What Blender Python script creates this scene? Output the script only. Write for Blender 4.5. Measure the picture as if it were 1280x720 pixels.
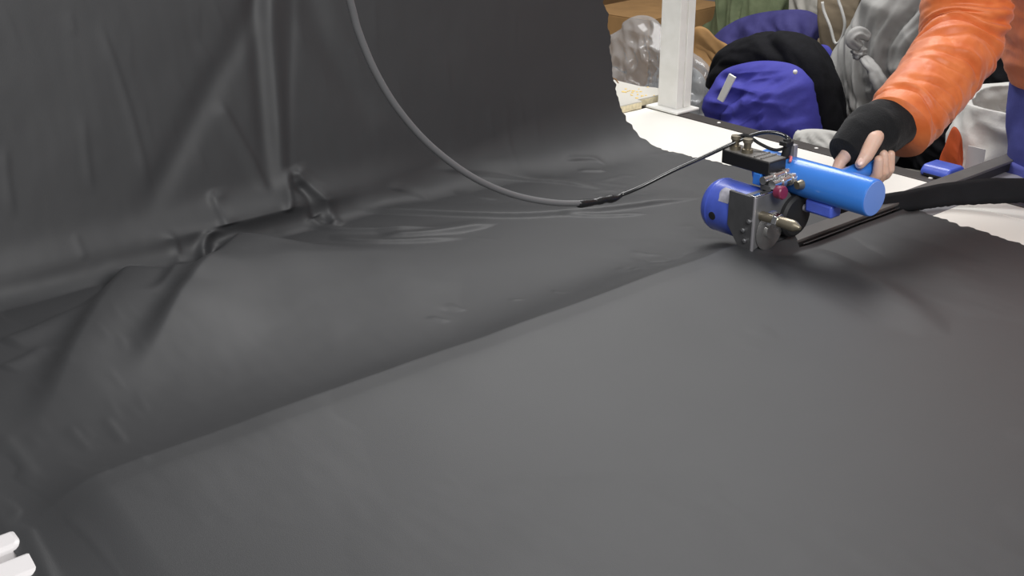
import bpy, bmesh, math, random
import numpy as np
from mathutils import Vector, Matrix

# ------------------------------------------------------------------ clear
for o in list(bpy.data.objects):
    bpy.data.objects.remove(o)
S = bpy.context.scene
COL = S.collection
random.seed(7)

# ------------------------------------------------------------------ camera
# world: x runs across the table, y runs along it, z up; table top at TZ
TZ = 0.78
CAM = np.array([0.0, 0.0, 1.46])
FPX = 1437.776
R = np.array([[0.77338919, 0.2577964, -0.57914608],
              [-0.63387312, 0.30208016, -0.71200593],
              [-0.00860403, 0.91776282, 0.39703573]])
cd = bpy.data.cameras.new('camera')
cam = bpy.data.objects.new('camera', cd)
COL.objects.link(cam)
mw = Matrix([list(R[i]) + [CAM[i]] for i in range(3)] + [[0, 0, 0, 1]])
cam.matrix_world = mw
cd.sensor_width = 36.0
cd.lens = FPX / 1280 * 36
cd.clip_start = 0.02
cd.dof.use_dof = False
S.camera = cam

# ------------------------------------------------------------------ world, lamps, exposure
W = bpy.data.worlds.new('room_light')
S.world = W
W.use_nodes = True
W.node_tree.nodes['Background'].inputs[0].default_value = (0.98, 0.99, 1.0, 1)
W.node_tree.nodes['Background'].inputs[1].default_value = 0.30
S.view_settings.view_transform = 'Standard'
S.view_settings.look = 'None'
S.view_settings.exposure = 0.0
S.view_settings.gamma = 1.0


def area(name, loc, aim, sx, sy, watts, colr=(1, 0.98, 0.95)):
    l = bpy.data.lights.new(name, 'AREA')
    l.shape = 'RECTANGLE'
    l.size, l.size_y = sx, sy
    l.energy = watts
    l.color = colr
    o = bpy.data.objects.new(name, l)
    o.location = loc
    d = Vector(aim) - Vector(loc)
    o.rotation_euler = d.to_track_quat('-Z', 'Y').to_euler()
    COL.objects.link(o)
    return o


# rows of fluorescent fittings under the ceiling
area('ceiling_lamp_near', (0.1, -0.8, 2.75), (1.6, 1.2, 0.8), 1.3, 0.9, 62, (1, 0.99, 0.98))
area('ceiling_lamp_far', (2.35, 2.2, 2.78), (2.0, 1.8, 0.8), 1.6, 1.2, 54, (1, 0.99, 0.98))


# ------------------------------------------------------------------ pixel helper: where a line of sight meets a plane
def sight(px, py):
    d = R @ np.array([px - 640.0, 360.0 - py, -FPX])
    return d / np.linalg.norm(d)


def at_x(px, py, x):
    d = sight(px, py)
    return CAM + d * ((x - CAM[0]) / d[0])


def at_y(px, py, y):
    d = sight(px, py)
    return CAM + d * ((y - CAM[1]) / d[1])


def at_z(px, py, z):
    d = sight(px, py)
    return CAM + d * ((z - CAM[2]) / d[2])


# ------------------------------------------------------------------ noise (numpy gradient noise)
_rs = np.random.RandomState(11)
_perm = np.concatenate([_rs.permutation(256)] * 3)
_g = _rs.normal(size=(256, 3))
_g /= np.linalg.norm(_g, axis=1)[:, None]


def noise(P):
    P = np.asarray(P, float)
    I = np.floor(P).astype(int)
    Fr = P - I
    I &= 255
    u = Fr * Fr * Fr * (Fr * (Fr * 6 - 15) + 10)
    out = np.zeros(P.shape[:-1])
    for dx in (0, 1):
        for dy in (0, 1):
            for dz in (0, 1):
                h = _perm[_perm[_perm[(I[..., 0] + dx) & 255] + ((I[..., 1] + dy) & 255)] + ((I[..., 2] + dz) & 255)]
                gr = _g[h]
                d = gr[..., 0] * (Fr[..., 0] - dx) + gr[..., 1] * (Fr[..., 1] - dy) + gr[..., 2] * (Fr[..., 2] - dz)
                w = (u[..., 0] if dx else 1 - u[..., 0]) * (u[..., 1] if dy else 1 - u[..., 1]) * (u[..., 2] if dz else 1 - u[..., 2])
                out += w * d
    return out * 1.6


def fbm(P, n=3):
    s, a = 0, 1.0
    for k in range(n):
        s = s + a * noise(P * 2 ** k + 17.3 * k)
        a *= 0.5
    return s


def ridged(P, n=3):
    s, a = 0, 1.0
    for k in range(n):
        s = s + a * (1 - np.abs(noise(P * 2 ** k + 9.1 * k)) * 2.2)
        a *= 0.5
    return s / 1.75


def sstep(a, b, x):
    t = np.clip((x - a) / (b - a), 0, 1)
    return t * t * (3 - 2 * t)


# ------------------------------------------------------------------ materials
def mat(name, base, rough=0.6, metal=0.0, var=0.0, vscale=20.0, bump=0.0, bscale=200.0, sheen=0.0,
        spec=0.5, sss=0.0, coat=0.0, base2=None):
    m = bpy.data.materials.new(name)
    m.use_nodes = True
    nt = m.node_tree
    b = nt.nodes['Principled BSDF']
    b.inputs['Roughness'].default_value = rough
    b.inputs['Metallic'].default_value = metal
    b.inputs['Specular IOR Level'].default_value = spec
    if sheen:
        b.inputs['Sheen Weight'].default_value = sheen
        b.inputs['Sheen Roughness'].default_value = 0.5
    if coat:
        b.inputs['Coat Weight'].default_value = coat
        b.inputs['Coat Roughness'].default_value = 0.15
    if sss:
        b.inputs['Subsurface Weight'].default_value = sss
        b.inputs['Subsurface Radius'].default_value = (0.01, 0.004, 0.002)
        b.inputs['Subsurface Scale'].default_value = 0.3
    tc = nt.nodes.new('ShaderNodeTexCoord')
    n = nt.nodes.new('ShaderNodeTexNoise')
    n.inputs['Scale'].default_value = vscale
    n.inputs['Detail'].default_value = 5
    nt.links.new(tc.outputs['Object'], n.inputs['Vector'])
    r = nt.nodes.new('ShaderNodeValToRGB')
    c2 = base2 if base2 else tuple(min(1, c * (1 + var)) for c in base)
    c1 = base if base2 else tuple(c * (1 - var) for c in base)
    r.color_ramp.elements[0].position = 0.35
    r.color_ramp.elements[1].position = 0.65
    r.color_ramp.elements[0].color = (*c1, 1)
    r.color_ramp.elements[1].color = (*c2, 1)
    nt.links.new(n.outputs['Fac'], r.inputs['Fac'])
    nt.links.new(r.outputs['Color'], b.inputs['Base Color'])
    if bump:
        n2 = nt.nodes.new('ShaderNodeTexNoise')
        n2.inputs['Scale'].default_value = bscale
        n2.inputs['Detail'].default_value = 4
        nt.links.new(tc.outputs['Object'], n2.inputs['Vector'])
        bp = nt.nodes.new('ShaderNodeBump')
        bp.inputs['Strength'].default_value = bump
        bp.inputs['Distance'].default_value = 0.002
        nt.links.new(n2.outputs['Fac'], bp.inputs['Height'])
        nt.links.new(bp.outputs['Normal'], b.inputs['Normal'])
    return m


def film(name, colr, clear, rough):
    """thin plastic film: part see-through, part milky, with a gloss"""
    m = bpy.data.materials.new(name)
    m.use_nodes = True
    nt = m.node_tree
    nt.nodes.remove(nt.nodes['Principled BSDF'])
    out = nt.nodes['Material Output']
    tr = nt.nodes.new('ShaderNodeBsdfTransparent')
    df = nt.nodes.new('ShaderNodeBsdfDiffuse')
    df.inputs[0].default_value = (*colr, 1)
    tl = nt.nodes.new('ShaderNodeBsdfTranslucent')
    tl.inputs[0].default_value = (*colr, 1)
    gl = nt.nodes.new('ShaderNodeBsdfGlossy')
    gl.inputs['Roughness'].default_value = rough
    m1 = nt.nodes.new('ShaderNodeMixShader')
    m1.inputs[0].default_value = 0.3
    m2 = nt.nodes.new('ShaderNodeMixShader')
    m2.inputs[0].default_value = 0.14
    m3 = nt.nodes.new('ShaderNodeMixShader')
    m3.inputs[0].default_value = 1 - clear
    L = nt.links.new
    L(df.outputs[0], m1.inputs[1])
    L(tl.outputs[0], m1.inputs[2])
    L(m1.outputs[0], m2.inputs[1])
    L(gl.outputs[0], m2.inputs[2])
    L(tr.outputs[0], m3.inputs[1])
    L(m2.outputs[0], m3.inputs[2])
    L(m3.outputs[0], out.inputs[0])
    return m


M = {}
M['black_cloth'] = mat('black_cloth', (0.033, 0.0335, 0.0358), 0.57, var=0.03, vscale=9, bump=0.10, bscale=900, sheen=0.0, spec=0.62)
M['strip_cloth'] = mat('strip_cloth', (0.010, 0.010, 0.012), 0.85, var=0.1, vscale=30, bump=0.2, bscale=600, spec=0.2)
M['white_top'] = mat('white_top', (0.88, 0.86, 0.80), 0.45, var=0.015, vscale=6, spec=0.4)
M['board_top'] = mat('board_top', (0.55, 0.53, 0.48), 0.6, var=0.03, vscale=8, spec=0.3)
M['board_edge'] = mat('board_edge', (0.72, 0.64, 0.44), 0.8, var=0.12, vscale=120)
M['dark_trim'] = mat('dark_trim', (0.055, 0.047, 0.043), 0.5, var=0.1, vscale=30, metal=0.3)
M['rivet'] = mat('rivet_white', (0.85, 0.83, 0.8), 0.35)
M['rail'] = mat('rail_metal', (0.13, 0.12, 0.115), 0.42, metal=0.3, var=0.08, vscale=20)
M['rail_side'] = mat('rail_dark', (0.022, 0.02, 0.02), 0.5, metal=0.2)
M['alu'] = mat('aluminium', (0.40, 0.39, 0.41), 0.42, metal=0.5, var=0.04, vscale=30)
M['white_paint'] = mat('white_paint', (0.90, 0.89, 0.86), 0.4, base2=(0.82, 0.81, 0.77), vscale=22)
M['white_slab'] = mat('white_slab', (0.80, 0.77, 0.77), 0.35, var=0.02)
M['frame_metal'] = mat('frame_metal', (0.35, 0.35, 0.36), 0.5, metal=0.3)
M['blue'] = mat('blue_enamel', (0.042, 0.215, 0.72), 0.27, var=0.04, vscale=15, coat=0.4)
M['blue_dark'] = mat('blue_motor', (0.075, 0.125, 0.60), 0.35, var=0.10, vscale=40, coat=0.25)
M['blue_cap'] = mat('blue_cap', (0.16, 0.30, 0.78), 0.4)
M['worn'] = mat('worn_metal', (0.45, 0.44, 0.50), 0.45, metal=0.4, var=0.2, vscale=90)
M['steel'] = mat('grey_steel', (0.20, 0.20, 0.205), 0.40, metal=0.45, var=0.12, vscale=40, bump=0.05, bscale=300)
M['steel_light'] = mat('machined_steel', (0.62, 0.61, 0.60), 0.25, metal=0.9, var=0.06, vscale=60)
M['steel_dark'] = mat('dark_steel', (0.10, 0.10, 0.104), 0.42, metal=0.4, var=0.12, vscale=40)
M['chrome'] = mat('chrome', (0.85, 0.85, 0.86), 0.14, metal=1.0)
M['bronze'] = mat('bronze', (0.32, 0.28, 0.21), 0.35, metal=0.8, var=0.1)
M['black_plastic'] = mat('black_plastic', (0.012, 0.012, 0.013), 0.4)
M['box_top'] = mat('box_top', (0.17, 0.16, 0.15), 0.5, var=0.2, vscale=120)
M['rubber'] = mat('rubber', (0.014, 0.014, 0.015), 0.6)
M['red'] = mat('red_plastic', (0.22, 0.025, 0.07), 0.35)
M['pink_wire'] = mat('pink_wire', (0.75, 0.2, 0.22), 0.4)
M['cable'] = mat('cable_grey', (0.155, 0.155, 0.16), 0.4, spec=0.5)
M['cable_black'] = mat('cable_black', (0.012, 0.012, 0.013), 0.2, spec=0.9)
M['tape'] = mat('tape', (0.012, 0.012, 0.013), 0.3, bump=0.4, bscale=300)
M['orange'] = mat('orange_nylon', (0.60, 0.122, 0.022), 0.5, base2=(0.74, 0.195, 0.050), vscale=22, bump=0.25, bscale=120, sheen=0.2)
M['orange_cloth'] = mat('orange_cloth', (0.62, 0.10, 0.02), 0.7, var=0.12, vscale=30)
M['black_knit'] = mat('black_knit', (0.010, 0.010, 0.011), 0.9, var=0.15, vscale=80, bump=0.5, bscale=500, sheen=0.1, spec=0.2)
M['black_garment'] = mat('black_garment', (0.007, 0.007, 0.009), 0.85, var=0.2, vscale=40, bump=0.3, bscale=250, spec=0.2)
M['skin'] = mat('skin', (0.66, 0.41, 0.30), 0.45, base2=(0.74, 0.50, 0.40), vscale=35, bump=0.15, bscale=350, sss=0.15)
M['nail'] = mat('nail', (0.76, 0.52, 0.44), 0.25)
M['hair'] = mat('hair_black', (0.012, 0.010, 0.009), 0.5, bump=0.6, bscale=200)
M['trousers'] = mat('blue_trousers', (0.075, 0.085, 0.34), 0.8, var=0.1, vscale=25, bump=0.2, bscale=200)
M['shoe'] = mat('shoe', (0.03, 0.03, 0.035), 0.6)
M['blue_fabric'] = mat('blue_fabric', (0.048, 0.046, 0.30), 0.75, base2=(0.062, 0.062, 0.36), vscale=14, bump=0.2, bscale=180, spec=0.3)
M['purple_fabric'] = mat('purple_fabric', (0.040, 0.036, 0.145), 0.75, base2=(0.06, 0.055, 0.20), vscale=14, bump=0.2, bscale=150, spec=0.3)
M['stripe'] = mat('reflective_tape', (0.80, 0.79, 0.75), 0.5)
M['green_fabric'] = mat('green_fabric', (0.10, 0.125, 0.062), 0.85, base2=(0.16, 0.19, 0.10), vscale=14, bump=0.2, bscale=150)
M['cardboard'] = mat('cardboard', (0.36, 0.20, 0.075), 0.85, var=0.10, vscale=12)
M['cardboard_dark'] = mat('cardboard_dark', (0.19, 0.10, 0.038), 0.85, var=0.12, vscale=12)
M['beige'] = mat('beige_fabric', (0.21, 0.165, 0.11), 0.85, var=0.12, vscale=15)
M['pale'] = mat('pale_fabric', (0.42, 0.40, 0.36), 0.85, var=0.1, vscale=15)
M['sheet'] = mat('sheet_fabric', (0.29, 0.285, 0.275), 0.6, base2=(0.38, 0.375, 0.36), vscale=9, bump=0.15, bscale=90)
M['white_cloth'] = mat('white_cloth', (0.56, 0.55, 0.52), 0.85, var=0.06, vscale=15)
M['sack'] = mat('woven_sack', (0.74, 0.73, 0.69), 0.6, var=0.05, vscale=15, bump=0.2, bscale=200)
M['film'] = film('clear_film', (0.60, 0.62, 0.64), 0.64, 0.16)
M['floor'] = mat('concrete_floor', (0.30, 0.295, 0.285), 0.6, var=0.10, vscale=3)
M['wall'] = mat('grey_wall', (0.26, 0.265, 0.275), 0.8, var=0.04, vscale=3)
M['ceiling'] = mat('ceiling_white', (0.7, 0.7, 0.68), 0.9)
M['yellow_dust'] = mat('yellow_dust', (0.72, 0.52, 0.18), 0.9, var=0.15, vscale=200)
M['cream'] = mat('cream_card', (0.70, 0.63, 0.47), 0.7, var=0.04)


# ------------------------------------------------------------------ mesh helpers
def basis(d):
    d = Vector(d).normalized()
    a = Vector((0, 0, 1)) if abs(d.z) < 0.9 else Vector((1, 0, 0))
    u = d.cross(a).normalized()
    return d, u, d.cross(u).normalized()


class MB:
    def __init__(s):
        s.v, s.f = [], []

    def box(s, a, b):
        (x0, y0, z0), (x1, y1, z1) = a, b
        k = len(s.v)
        s.v += [(x0, y0, z0), (x1, y0, z0), (x1, y1, z0), (x0, y1, z0), (x0, y0, z1), (x1, y0, z1), (x1, y1, z1), (x0, y1, z1)]
        s.f += [tuple(k + i for i in q) for q in ((0, 3, 2, 1), (4, 5, 6, 7), (0, 1, 5, 4), (1, 2, 6, 5), (2, 3, 7, 6), (3, 0, 4, 7))]
        return s

    def prism(s, poly, off):
        """poly: list of 3D points in a plane; off: extrusion vector"""
        k, n = len(s.v), len(poly)
        s.v += [tuple(p) for p in poly] + [tuple(Vector(p) + Vector(off)) for p in poly]
        s.f.append(tuple(k + i for i in range(n))[::-1])
        s.f.append(tuple(k + n + i for i in range(n)))
        for i in range(n):
            j = (i + 1) % n
            s.f.append((k + i, k + j, k + n + j, k + n + i))
        return s

    def rings(s, rings, closed=True, cap=True):
        k, n = len(s.v), len(rings[0])
        for r in rings:
            s.v += [tuple(p) for p in r]
        for i in range(len(rings) - 1):
            for j in range(n if closed else n - 1):
                q = (j + 1) % n
                s.f.append((k + i * n + j, k + i * n + q, k + (i + 1) * n + q, k + (i + 1) * n + j))
        if cap:
            s.f.append(tuple(k + j for j in range(n))[::-1])
            s.f.append(tuple(k + (len(rings) - 1) * n + j for j in range(n)))
        return s

    def lathe(s, p0, d, prof, n=32):
        """prof: list of (distance along d, radius)"""
        d, u, w = basis(d)
        p0 = Vector(p0)
        rs = []
        for t, r in prof:
            rs.append([p0 + d * t + (u * math.cos(2 * math.pi * i / n) + w * math.sin(2 * math.pi * i / n)) * max(r, 1e-5) for i in range(n)])
        return s.rings(rs)

    def cyl(s, p0, p1, r0, r1=None, n=24):
        d = Vector(p1) - Vector(p0)
        return s.lathe(p0, d, [(0, r0), (d.length, r1 if r1 is not None else r0)], n)

    def tube(s, path, rad, n=12):
        path = [Vector(p) for p in path]
        m = len(path)
        rad = rad if isinstance(rad, (list, tuple, np.ndarray)) else [rad] * m
        t0 = (path[1] - path[0]).normalized()
        _, u, _ = basis(t0)
        rs = []
        for i, p in enumerate(path):
            t = (path[min(i + 1, m - 1)] - path[max(i - 1, 0)]).normalized()
            u = (u - t * u.dot(t)).normalized()
            w = t.cross(u)
            rs.append([p + (u * math.cos(2 * math.pi * j / n) + w * math.sin(2 * math.pi * j / n)) * rad[i] for j in range(n)])
        return s.rings(rs)

    def ball(s, c, r, n=16, m=10):
        c = Vector(c)
        r = Vector(r) if isinstance(r, (tuple, list)) else Vector((r, r, r))
        rs = []
        for i in range(m + 1):
            a = math.pi * (i + 0.02) / (m + 0.04)
            rs.append([c + Vector((r.x * math.sin(a) * math.cos(2 * math.pi * j / n), r.y * math.sin(a) * math.sin(2 * math.pi * j / n), -r.z * math.cos(a))) for j in range(n)])
        return s.rings(rs)

    def capsule(s, a, b, ra, rb, n=14):
        a, b = Vector(a), Vector(b)
        d, u, w = basis(b - a)
        L = (b - a).length
        prof = []
        for i in range(5):
            t = math.pi / 2 * (i + 0.05) / 5
            prof.append((-ra * math.cos(t), ra * math.sin(t)))
        prof += [(0, ra), (L, rb)]
        for i in range(5):
            t = math.pi / 2 * (1 - (i + 1 - 0.05) / 5)
            prof.append((L + rb * math.cos(t), rb * math.sin(t)))
        return s.lathe(a, d, prof, n)

    def chain(s, pts, rads, n=14):
        for i in range(len(pts) - 1):
            s.capsule(pts[i], pts[i + 1], rads[i], rads[i + 1], n)
        return s


def world_loc(o):
    v = Vector((0, 0, 0))
    while o is not None:
        v += o.location
        o = o.parent
    return v


def link_mesh(name, me, m, parent=None, smooth=35, bevel=0, segs=2):
    me.materials.append(m)
    if smooth:
        me.polygons.foreach_set('use_smooth', [True] * len(me.polygons))
        if smooth < 180:
            me.set_sharp_from_angle(angle=math.radians(smooth))
    o = bpy.data.objects.new(name, me)
    COL.objects.link(o)
    if parent is not None:
        o.parent = parent
    if bevel:
        b = o.modifiers.new('bevel', 'BEVEL')
        b.width, b.segments, b.limit_method, b.angle_limit = bevel, segs, 'ANGLE', math.radians(35)
    return o


def obj(name, mb, m, parent=None, smooth=35, bevel=0, segs=2):
    """one mesh object from world coordinates (shifted into its parent's frame)"""
    off = world_loc(parent) if parent is not None else Vector((0, 0, 0))
    me = bpy.data.meshes.new(name)
    me.from_pydata([tuple(Vector(p) - off) for p in mb.v], [], mb.f)
    bm = bmesh.new()
    bm.from_mesh(me)
    bmesh.ops.recalc_face_normals(bm, faces=bm.faces)
    bm.to_mesh(me)
    bm.free()
    return link_mesh(name, me, m, parent, smooth, bevel, segs)


def np_mesh(name, V, Q, m, parent=None, smooth=180):
    off = np.array(world_loc(parent)) if parent is not None else np.zeros(3)
    me = bpy.data.meshes.new(name)
    V = np.asarray(V, np.float32) - off.astype(np.float32)
    Q = np.asarray(Q, np.int32)
    me.vertices.add(len(V))
    me.vertices.foreach_set('co', V.ravel())
    me.loops.add(Q.size)
    me.polygons.add(len(Q))
    me.loops.foreach_set('vertex_index', Q.ravel())
    me.polygons.foreach_set('loop_start', np.arange(0, Q.size, Q.shape[1], dtype=np.int32))
    me.polygons.foreach_set('loop_total', np.full(len(Q), Q.shape[1], np.int32))
    me.update(calc_edges=True)
    me.validate()
    return link_mesh(name, me, m, parent, smooth)


def tag(o, label=None, cat=None, group=None, kind=None):
    if label:
        o['label'] = label
    if cat:
        o['category'] = cat
    if group:
        o['group'] = group
    if kind:
        o['kind'] = kind
    return o


def thing(name, loc, label, cat, group=None):
    o = bpy.data.objects.new(name, None)
    o.location = loc
    o.empty_display_size = 0.05
    COL.objects.link(o)
    return tag(o, label, cat, group)


def remeshed(name, mb, voxel, m, parent, smooth_n=4):
    """join overlapping closed shapes into one continuous skin"""
    o = obj(name, mb, m, parent, smooth=180)
    r = o.modifiers.new('remesh', 'REMESH')
    r.mode = 'VOXEL'
    r.voxel_size = voxel
    r.use_smooth_shade = True
    if smooth_n:
        s = o.modifiers.new('smooth', 'SMOOTH')
        s.factor, s.iterations = 0.5, smooth_n
    dg = bpy.context.evaluated_depsgraph_get()
    me = bpy.data.meshes.new_from_object(o.evaluated_get(dg))
    o.modifiers.clear()
    old = o.data
    o.data = me
    if not me.materials:
        me.materials.append(m)
    bpy.data.meshes.remove(old)
    me.polygons.foreach_set('use_smooth', [True] * len(me.polygons))
    return o


def spline(pts, n, closed=False):
    """Catmull-Rom resample to n points, even in arc length"""
    P = np.array(pts, float)
    m = len(P)
    out = []
    rng = m if closed else m - 1
    for i in range(rng):
        if closed:
            a, b, c, d = P[(i - 1) % m], P[i], P[(i + 1) % m], P[(i + 2) % m]
        else:
            a, b, c, d = P[max(i - 1, 0)], P[i], P[i + 1], P[min(i + 2, m - 1)]
        for t in np.linspace(0, 1, 24, endpoint=False):
            out.append(0.5 * ((2 * b) + (-a + c) * t + (2 * a - 5 * b + 4 * c - d) * t * t + (-a + 3 * b - 3 * c + d) * t ** 3))
    out.append(P[0] if closed else P[-1])
    out = np.array(out)
    L = np.concatenate([[0], np.cumsum(np.linalg.norm(np.diff(out, axis=0), axis=1))])
    q = np.linspace(0, L[-1], n + 1)[:-1] if closed else np.linspace(0, L[-1], n)
    return np.stack([np.interp(q, L, out[:, k]) for k in range(out.shape[1])], 1)


# ================================================================== SETTING
tag(obj('floor', MB().box((-2.5, -2.5, -0.05), (4.6, 6.5, 0.0)), M['floor']), 'grey concrete floor of the workshop', 'floor', kind='structure')
tag(obj('wall_back', MB().box((4.2, -2.5, 0), (4.35, 6.5, 3.0)), M['wall']), 'plain grey wall behind the heap of bags', 'wall', kind='structure')
tag(obj('wall_left', MB().box((-2.5, 6.0, 0), (4.2, 6.15, 3.0)), M['wall']), 'plain grey wall beyond the end of the table', 'wall', kind='structure')

# ================================================================== CUTTING TABLE
EX = 1.94                         # far long edge of the table
NX = 0.240                        # near long edge
SEAM = 1.835
table = thing('cutting_table', (1.0, 0.8, 0), 'long cream white cutting table with a dark riveted metal edge', 'table')
obj('table_panel', MB().box((NX, -0.7, TZ - 0.025), (1.838, 0.992, TZ)), M['white_top'], table, bevel=0.0015)
obj('table_panel', MB().box((1.8395, -0.7, TZ - 0.025), (1.9, 0.992, TZ)), M['white_top'], table, bevel=0.0012)
obj('table_panel', MB().box((NX, 1.086, TZ - 0.025), (1.9, SEAM - 0.001, TZ)), M['white_top'], table, bevel=0.0015)
obj('track_strip', MB().box((NX, 0.9935, TZ - 0.025), (1.9, 1.0845, TZ - 0.0006)), M['alu'], table, bevel=0.0008)
trim = obj('edge_trim', MB().box((1.9005, -0.7, TZ - 0.06), (EX, SEAM + 0.05, TZ + 0.0015)), M['dark_trim'], table, bevel=0.0015)
for k in range(9):
    y = 1.632 - 0.262 * k
    if y > -0.65:
        obj('rivet', MB().lathe((1.922, y, TZ + 0.001), (0, 0, 1), [(0, 0.0045), (0.0012, 0.004), (0.002, 0.002)], 12), M['rivet'], trim)
for x in (0.30, 1.84):
    for y in (-0.6, 1.0, 2.9):
        obj('leg', MB().box((x - 0.025, y - 0.025, 0), (x + 0.025, y + 0.025, TZ - 0.085)), M['frame_metal'], table, bevel=0.002)
    obj('side_rail', MB().box((x - 0.02, -0.7, TZ - 0.085), (x + 0.02, 3.1, TZ - 0.025)), M['frame_metal'], table)

obj('edge_trim', MB().box((NX - 0.012, -0.7, TZ - 0.06), (NX - 0.0005, SEAM + 0.05, TZ - 0.022)), M['dark_trim'], table, bevel=0.001)  # near trim is added, its dark colour stands in for shade in the gap
# raised board on the far part of the table
board = thing('raised_board', (1.0, 2.4, TZ), 'pale board with a raw cream edge lying behind the cloth beside the white post', 'board')
bp = [(0.25, SEAM), (1.885, SEAM), (1.885, 1.85), (1.99, 1.85), (2.003, 1.86), (2.003, 1.905), (1.985, 1.94), (1.975, 3.1), (0.25, 3.1)]
obj('board_sheet', MB().prism([(x, y, TZ + 0.0155) for x, y in bp], (0, 0, 0.0025)), M['board_top'], board)
obj('board_core', MB().prism([(x, y, TZ + 0.0005) for x, y in bp], (0, 0, 0.015)), M['board_edge'], board)
mb = MB()
for k in range(24):
    c = at_z(793 + random.gauss(0, 13), 117 + random.gauss(0, 4), TZ + 0.0185)
    r = random.uniform(0.001, 0.003)
    mb.ball((c[0], c[1], TZ + 0.0185), (r * 1.6, r * 1.6, r * 0.6), 6, 4)
tag(obj('sawdust', mb, M['yellow_dust']), 'sprinkle of yellow crumbs on the pale board beside the post', 'crumbs', kind='stuff')
mb = MB()
a, b = at_z(764, 97, TZ + 0.0182), at_z(773, 104, TZ + 0.0182)
mb.tube([a, (a + b) / 2 + [0.004, 0, 0.002], b], 0.0016, 6)
tag(obj('splinter', mb, M['cardboard_dark']), 'thin brown splinter lying on the pale board near the cloth', 'splinter')

# post
post = thing('white_post', (1.943, 1.785, TZ), 'white painted metal post standing on a flat foot plate at the table edge', 'post')
px0, px1, py0, py1 = 1.917, 1.966, 1.757, 1.815
pz0 = TZ + 0.0075
prof = [(px0, py0), (px0 + 0.021, py0), (px0 + 0.021, py0 + 0.006), (px0 + 0.027, py0 + 0.006), (px0 + 0.027, py0), (px1, py0), (px1, py1), (px0, py1)]
obj('shaft', MB().prism([(x, y, pz0) for x, y in prof], (0, 0, 1.9)), M['white_paint'], post, bevel=0.0012)
obj('foot_plate', MB().box((1.897, 1.735, TZ + 0.0016), (1.972, 1.834, pz0)), M['white_paint'], post, bevel=0.002)

# ================================================================== GUIDE RAIL
RY0, RY1, RZ = 1.036, 1.068, TZ + 0.020
rail = thing('guide_rail', (1.2, 1.05, TZ), 'dark grey metal guide rail running across the table under the blue cutter', 'rail')
obj('rail_body', MB().box((0.33, RY0 + 0.002, TZ), (2.16, RY1 - 0.001, RZ - 0.005)), M['rail_side'], rail)
obj('rail_cap', MB().box((0.33, RY0, RZ - 0.005), (2.165, RY1, RZ)), M['rail'], rail, bevel=0.0012)
obj('rail_highlight', MB().box((1.44, RY0 - 0.003, TZ + 0.0100), (1.74, RY0 + 0.001, TZ + 0.0128)), M['chrome'], rail)  # bright chrome strip stands in for the highlight along the rail
obj('support_plate', MB().box((1.943, 0.945, TZ - 0.03), (2.07, 1.068, TZ - 0.001)), M['alu'], rail, bevel=0.001)
obj('gap_shade', MB().box((0.0, 0.955, TZ - 0.055), (0.239, 1.12, TZ - 0.021)), M['rail_side'], rail)  # added dark box standing in for the shade under the rail ends
rs = thing('rail_stop', (1.955, 1.09, TZ), 'small rounded blue plastic stop on the table edge beside the rail', 'stop')
c = at_z(1165, 213, TZ + 0.012)
mb = MB()
mb.prism([(1.925, 1.076, TZ + 0.002), (1.985, 1.076, TZ + 0.002), (1.985, 1.076, TZ + 0.016), (1.975, 1.076, TZ + 0.022), (1.935, 1.076, TZ + 0.022), (1.925, 1.076, TZ + 0.012)], (0, 0.058, 0))
obj('stop_block', mb, M['blue_dark'], rs, bevel=0.004, segs=3)
obj('stop_slot', MB().box((1.9235, 1.085, TZ + 0.004), (1.9265, 1.125, TZ + 0.008)), M['rubber'], rs)

# rail end slabs poking out at the near selvage
for nm, y0, y1, x1, dz, lab in (('rail_end', 1.036, 1.068, 0.221, 0.0, 'white rounded rail end poking out of the cloth edge, upper of the two'),
                                ('rail_end', 0.984, 1.022, 0.226, -0.001, 'white rounded rail end at the bottom corner, lower of the two and the larger')):
    z1 = TZ + 0.004 + dz
    z0 = z1 - 0.019
    poly = [(-0.25, y0, z0), (x1 - 0.012, y0, z0)]
    for k in range(1, 7):
        a = -math.pi / 2 + math.pi / 2 * k / 6
        poly.append((x1 - 0.012 + 0.012 * math.cos(a), y0 + 0.012 + 0.012 * math.sin(a), z0))
    poly += [(x1, y1, z0), (-0.25, y1, z0)]
    o = obj(nm, MB().prism(poly, (0, 0, z1 - z0)), M['white_slab'], None, bevel=0.006, segs=3)
    tag(o, lab, 'rail end', 'white rail ends at the near cloth edge')

# ================================================================== BLACK FABRIC
YB = 1.655                        # where the cloth leaves the table and rises
RB = 0.048                        # bend radius
HL = 0.40                         # height of the rise before it turns over the bar


def lean_at(x):
    return 0.21 + 0.03 * np.sin(x * 3.1)


def fab_coords(px, py):
    """picture point -> (x, s) on the undisturbed cloth; s is arc length along it"""
    p = at_z(px, py, TZ + 0.004)
    if p[1] <= YB - 0.01:
        return p[0], p[1]
    d = sight(px, py)
    tl = math.tan(0.215)
    # plane y = YB + z' * tl
    t = (YB + (CAM[2] - TZ) * tl - CAM[1]) / (d[1] - d[2] * tl)
    q = CAM + d * t
    return q[0], YB + max(q[2] - TZ, 0) / math.cos(0.215)


STEP = 0.0026
xs_n = 610
sg = np.arange(-0.45, YB + HL + 0.55, STEP)
ns = len(sg)
S_ = np.repeat(sg[:, None], xs_n, 1)


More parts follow.
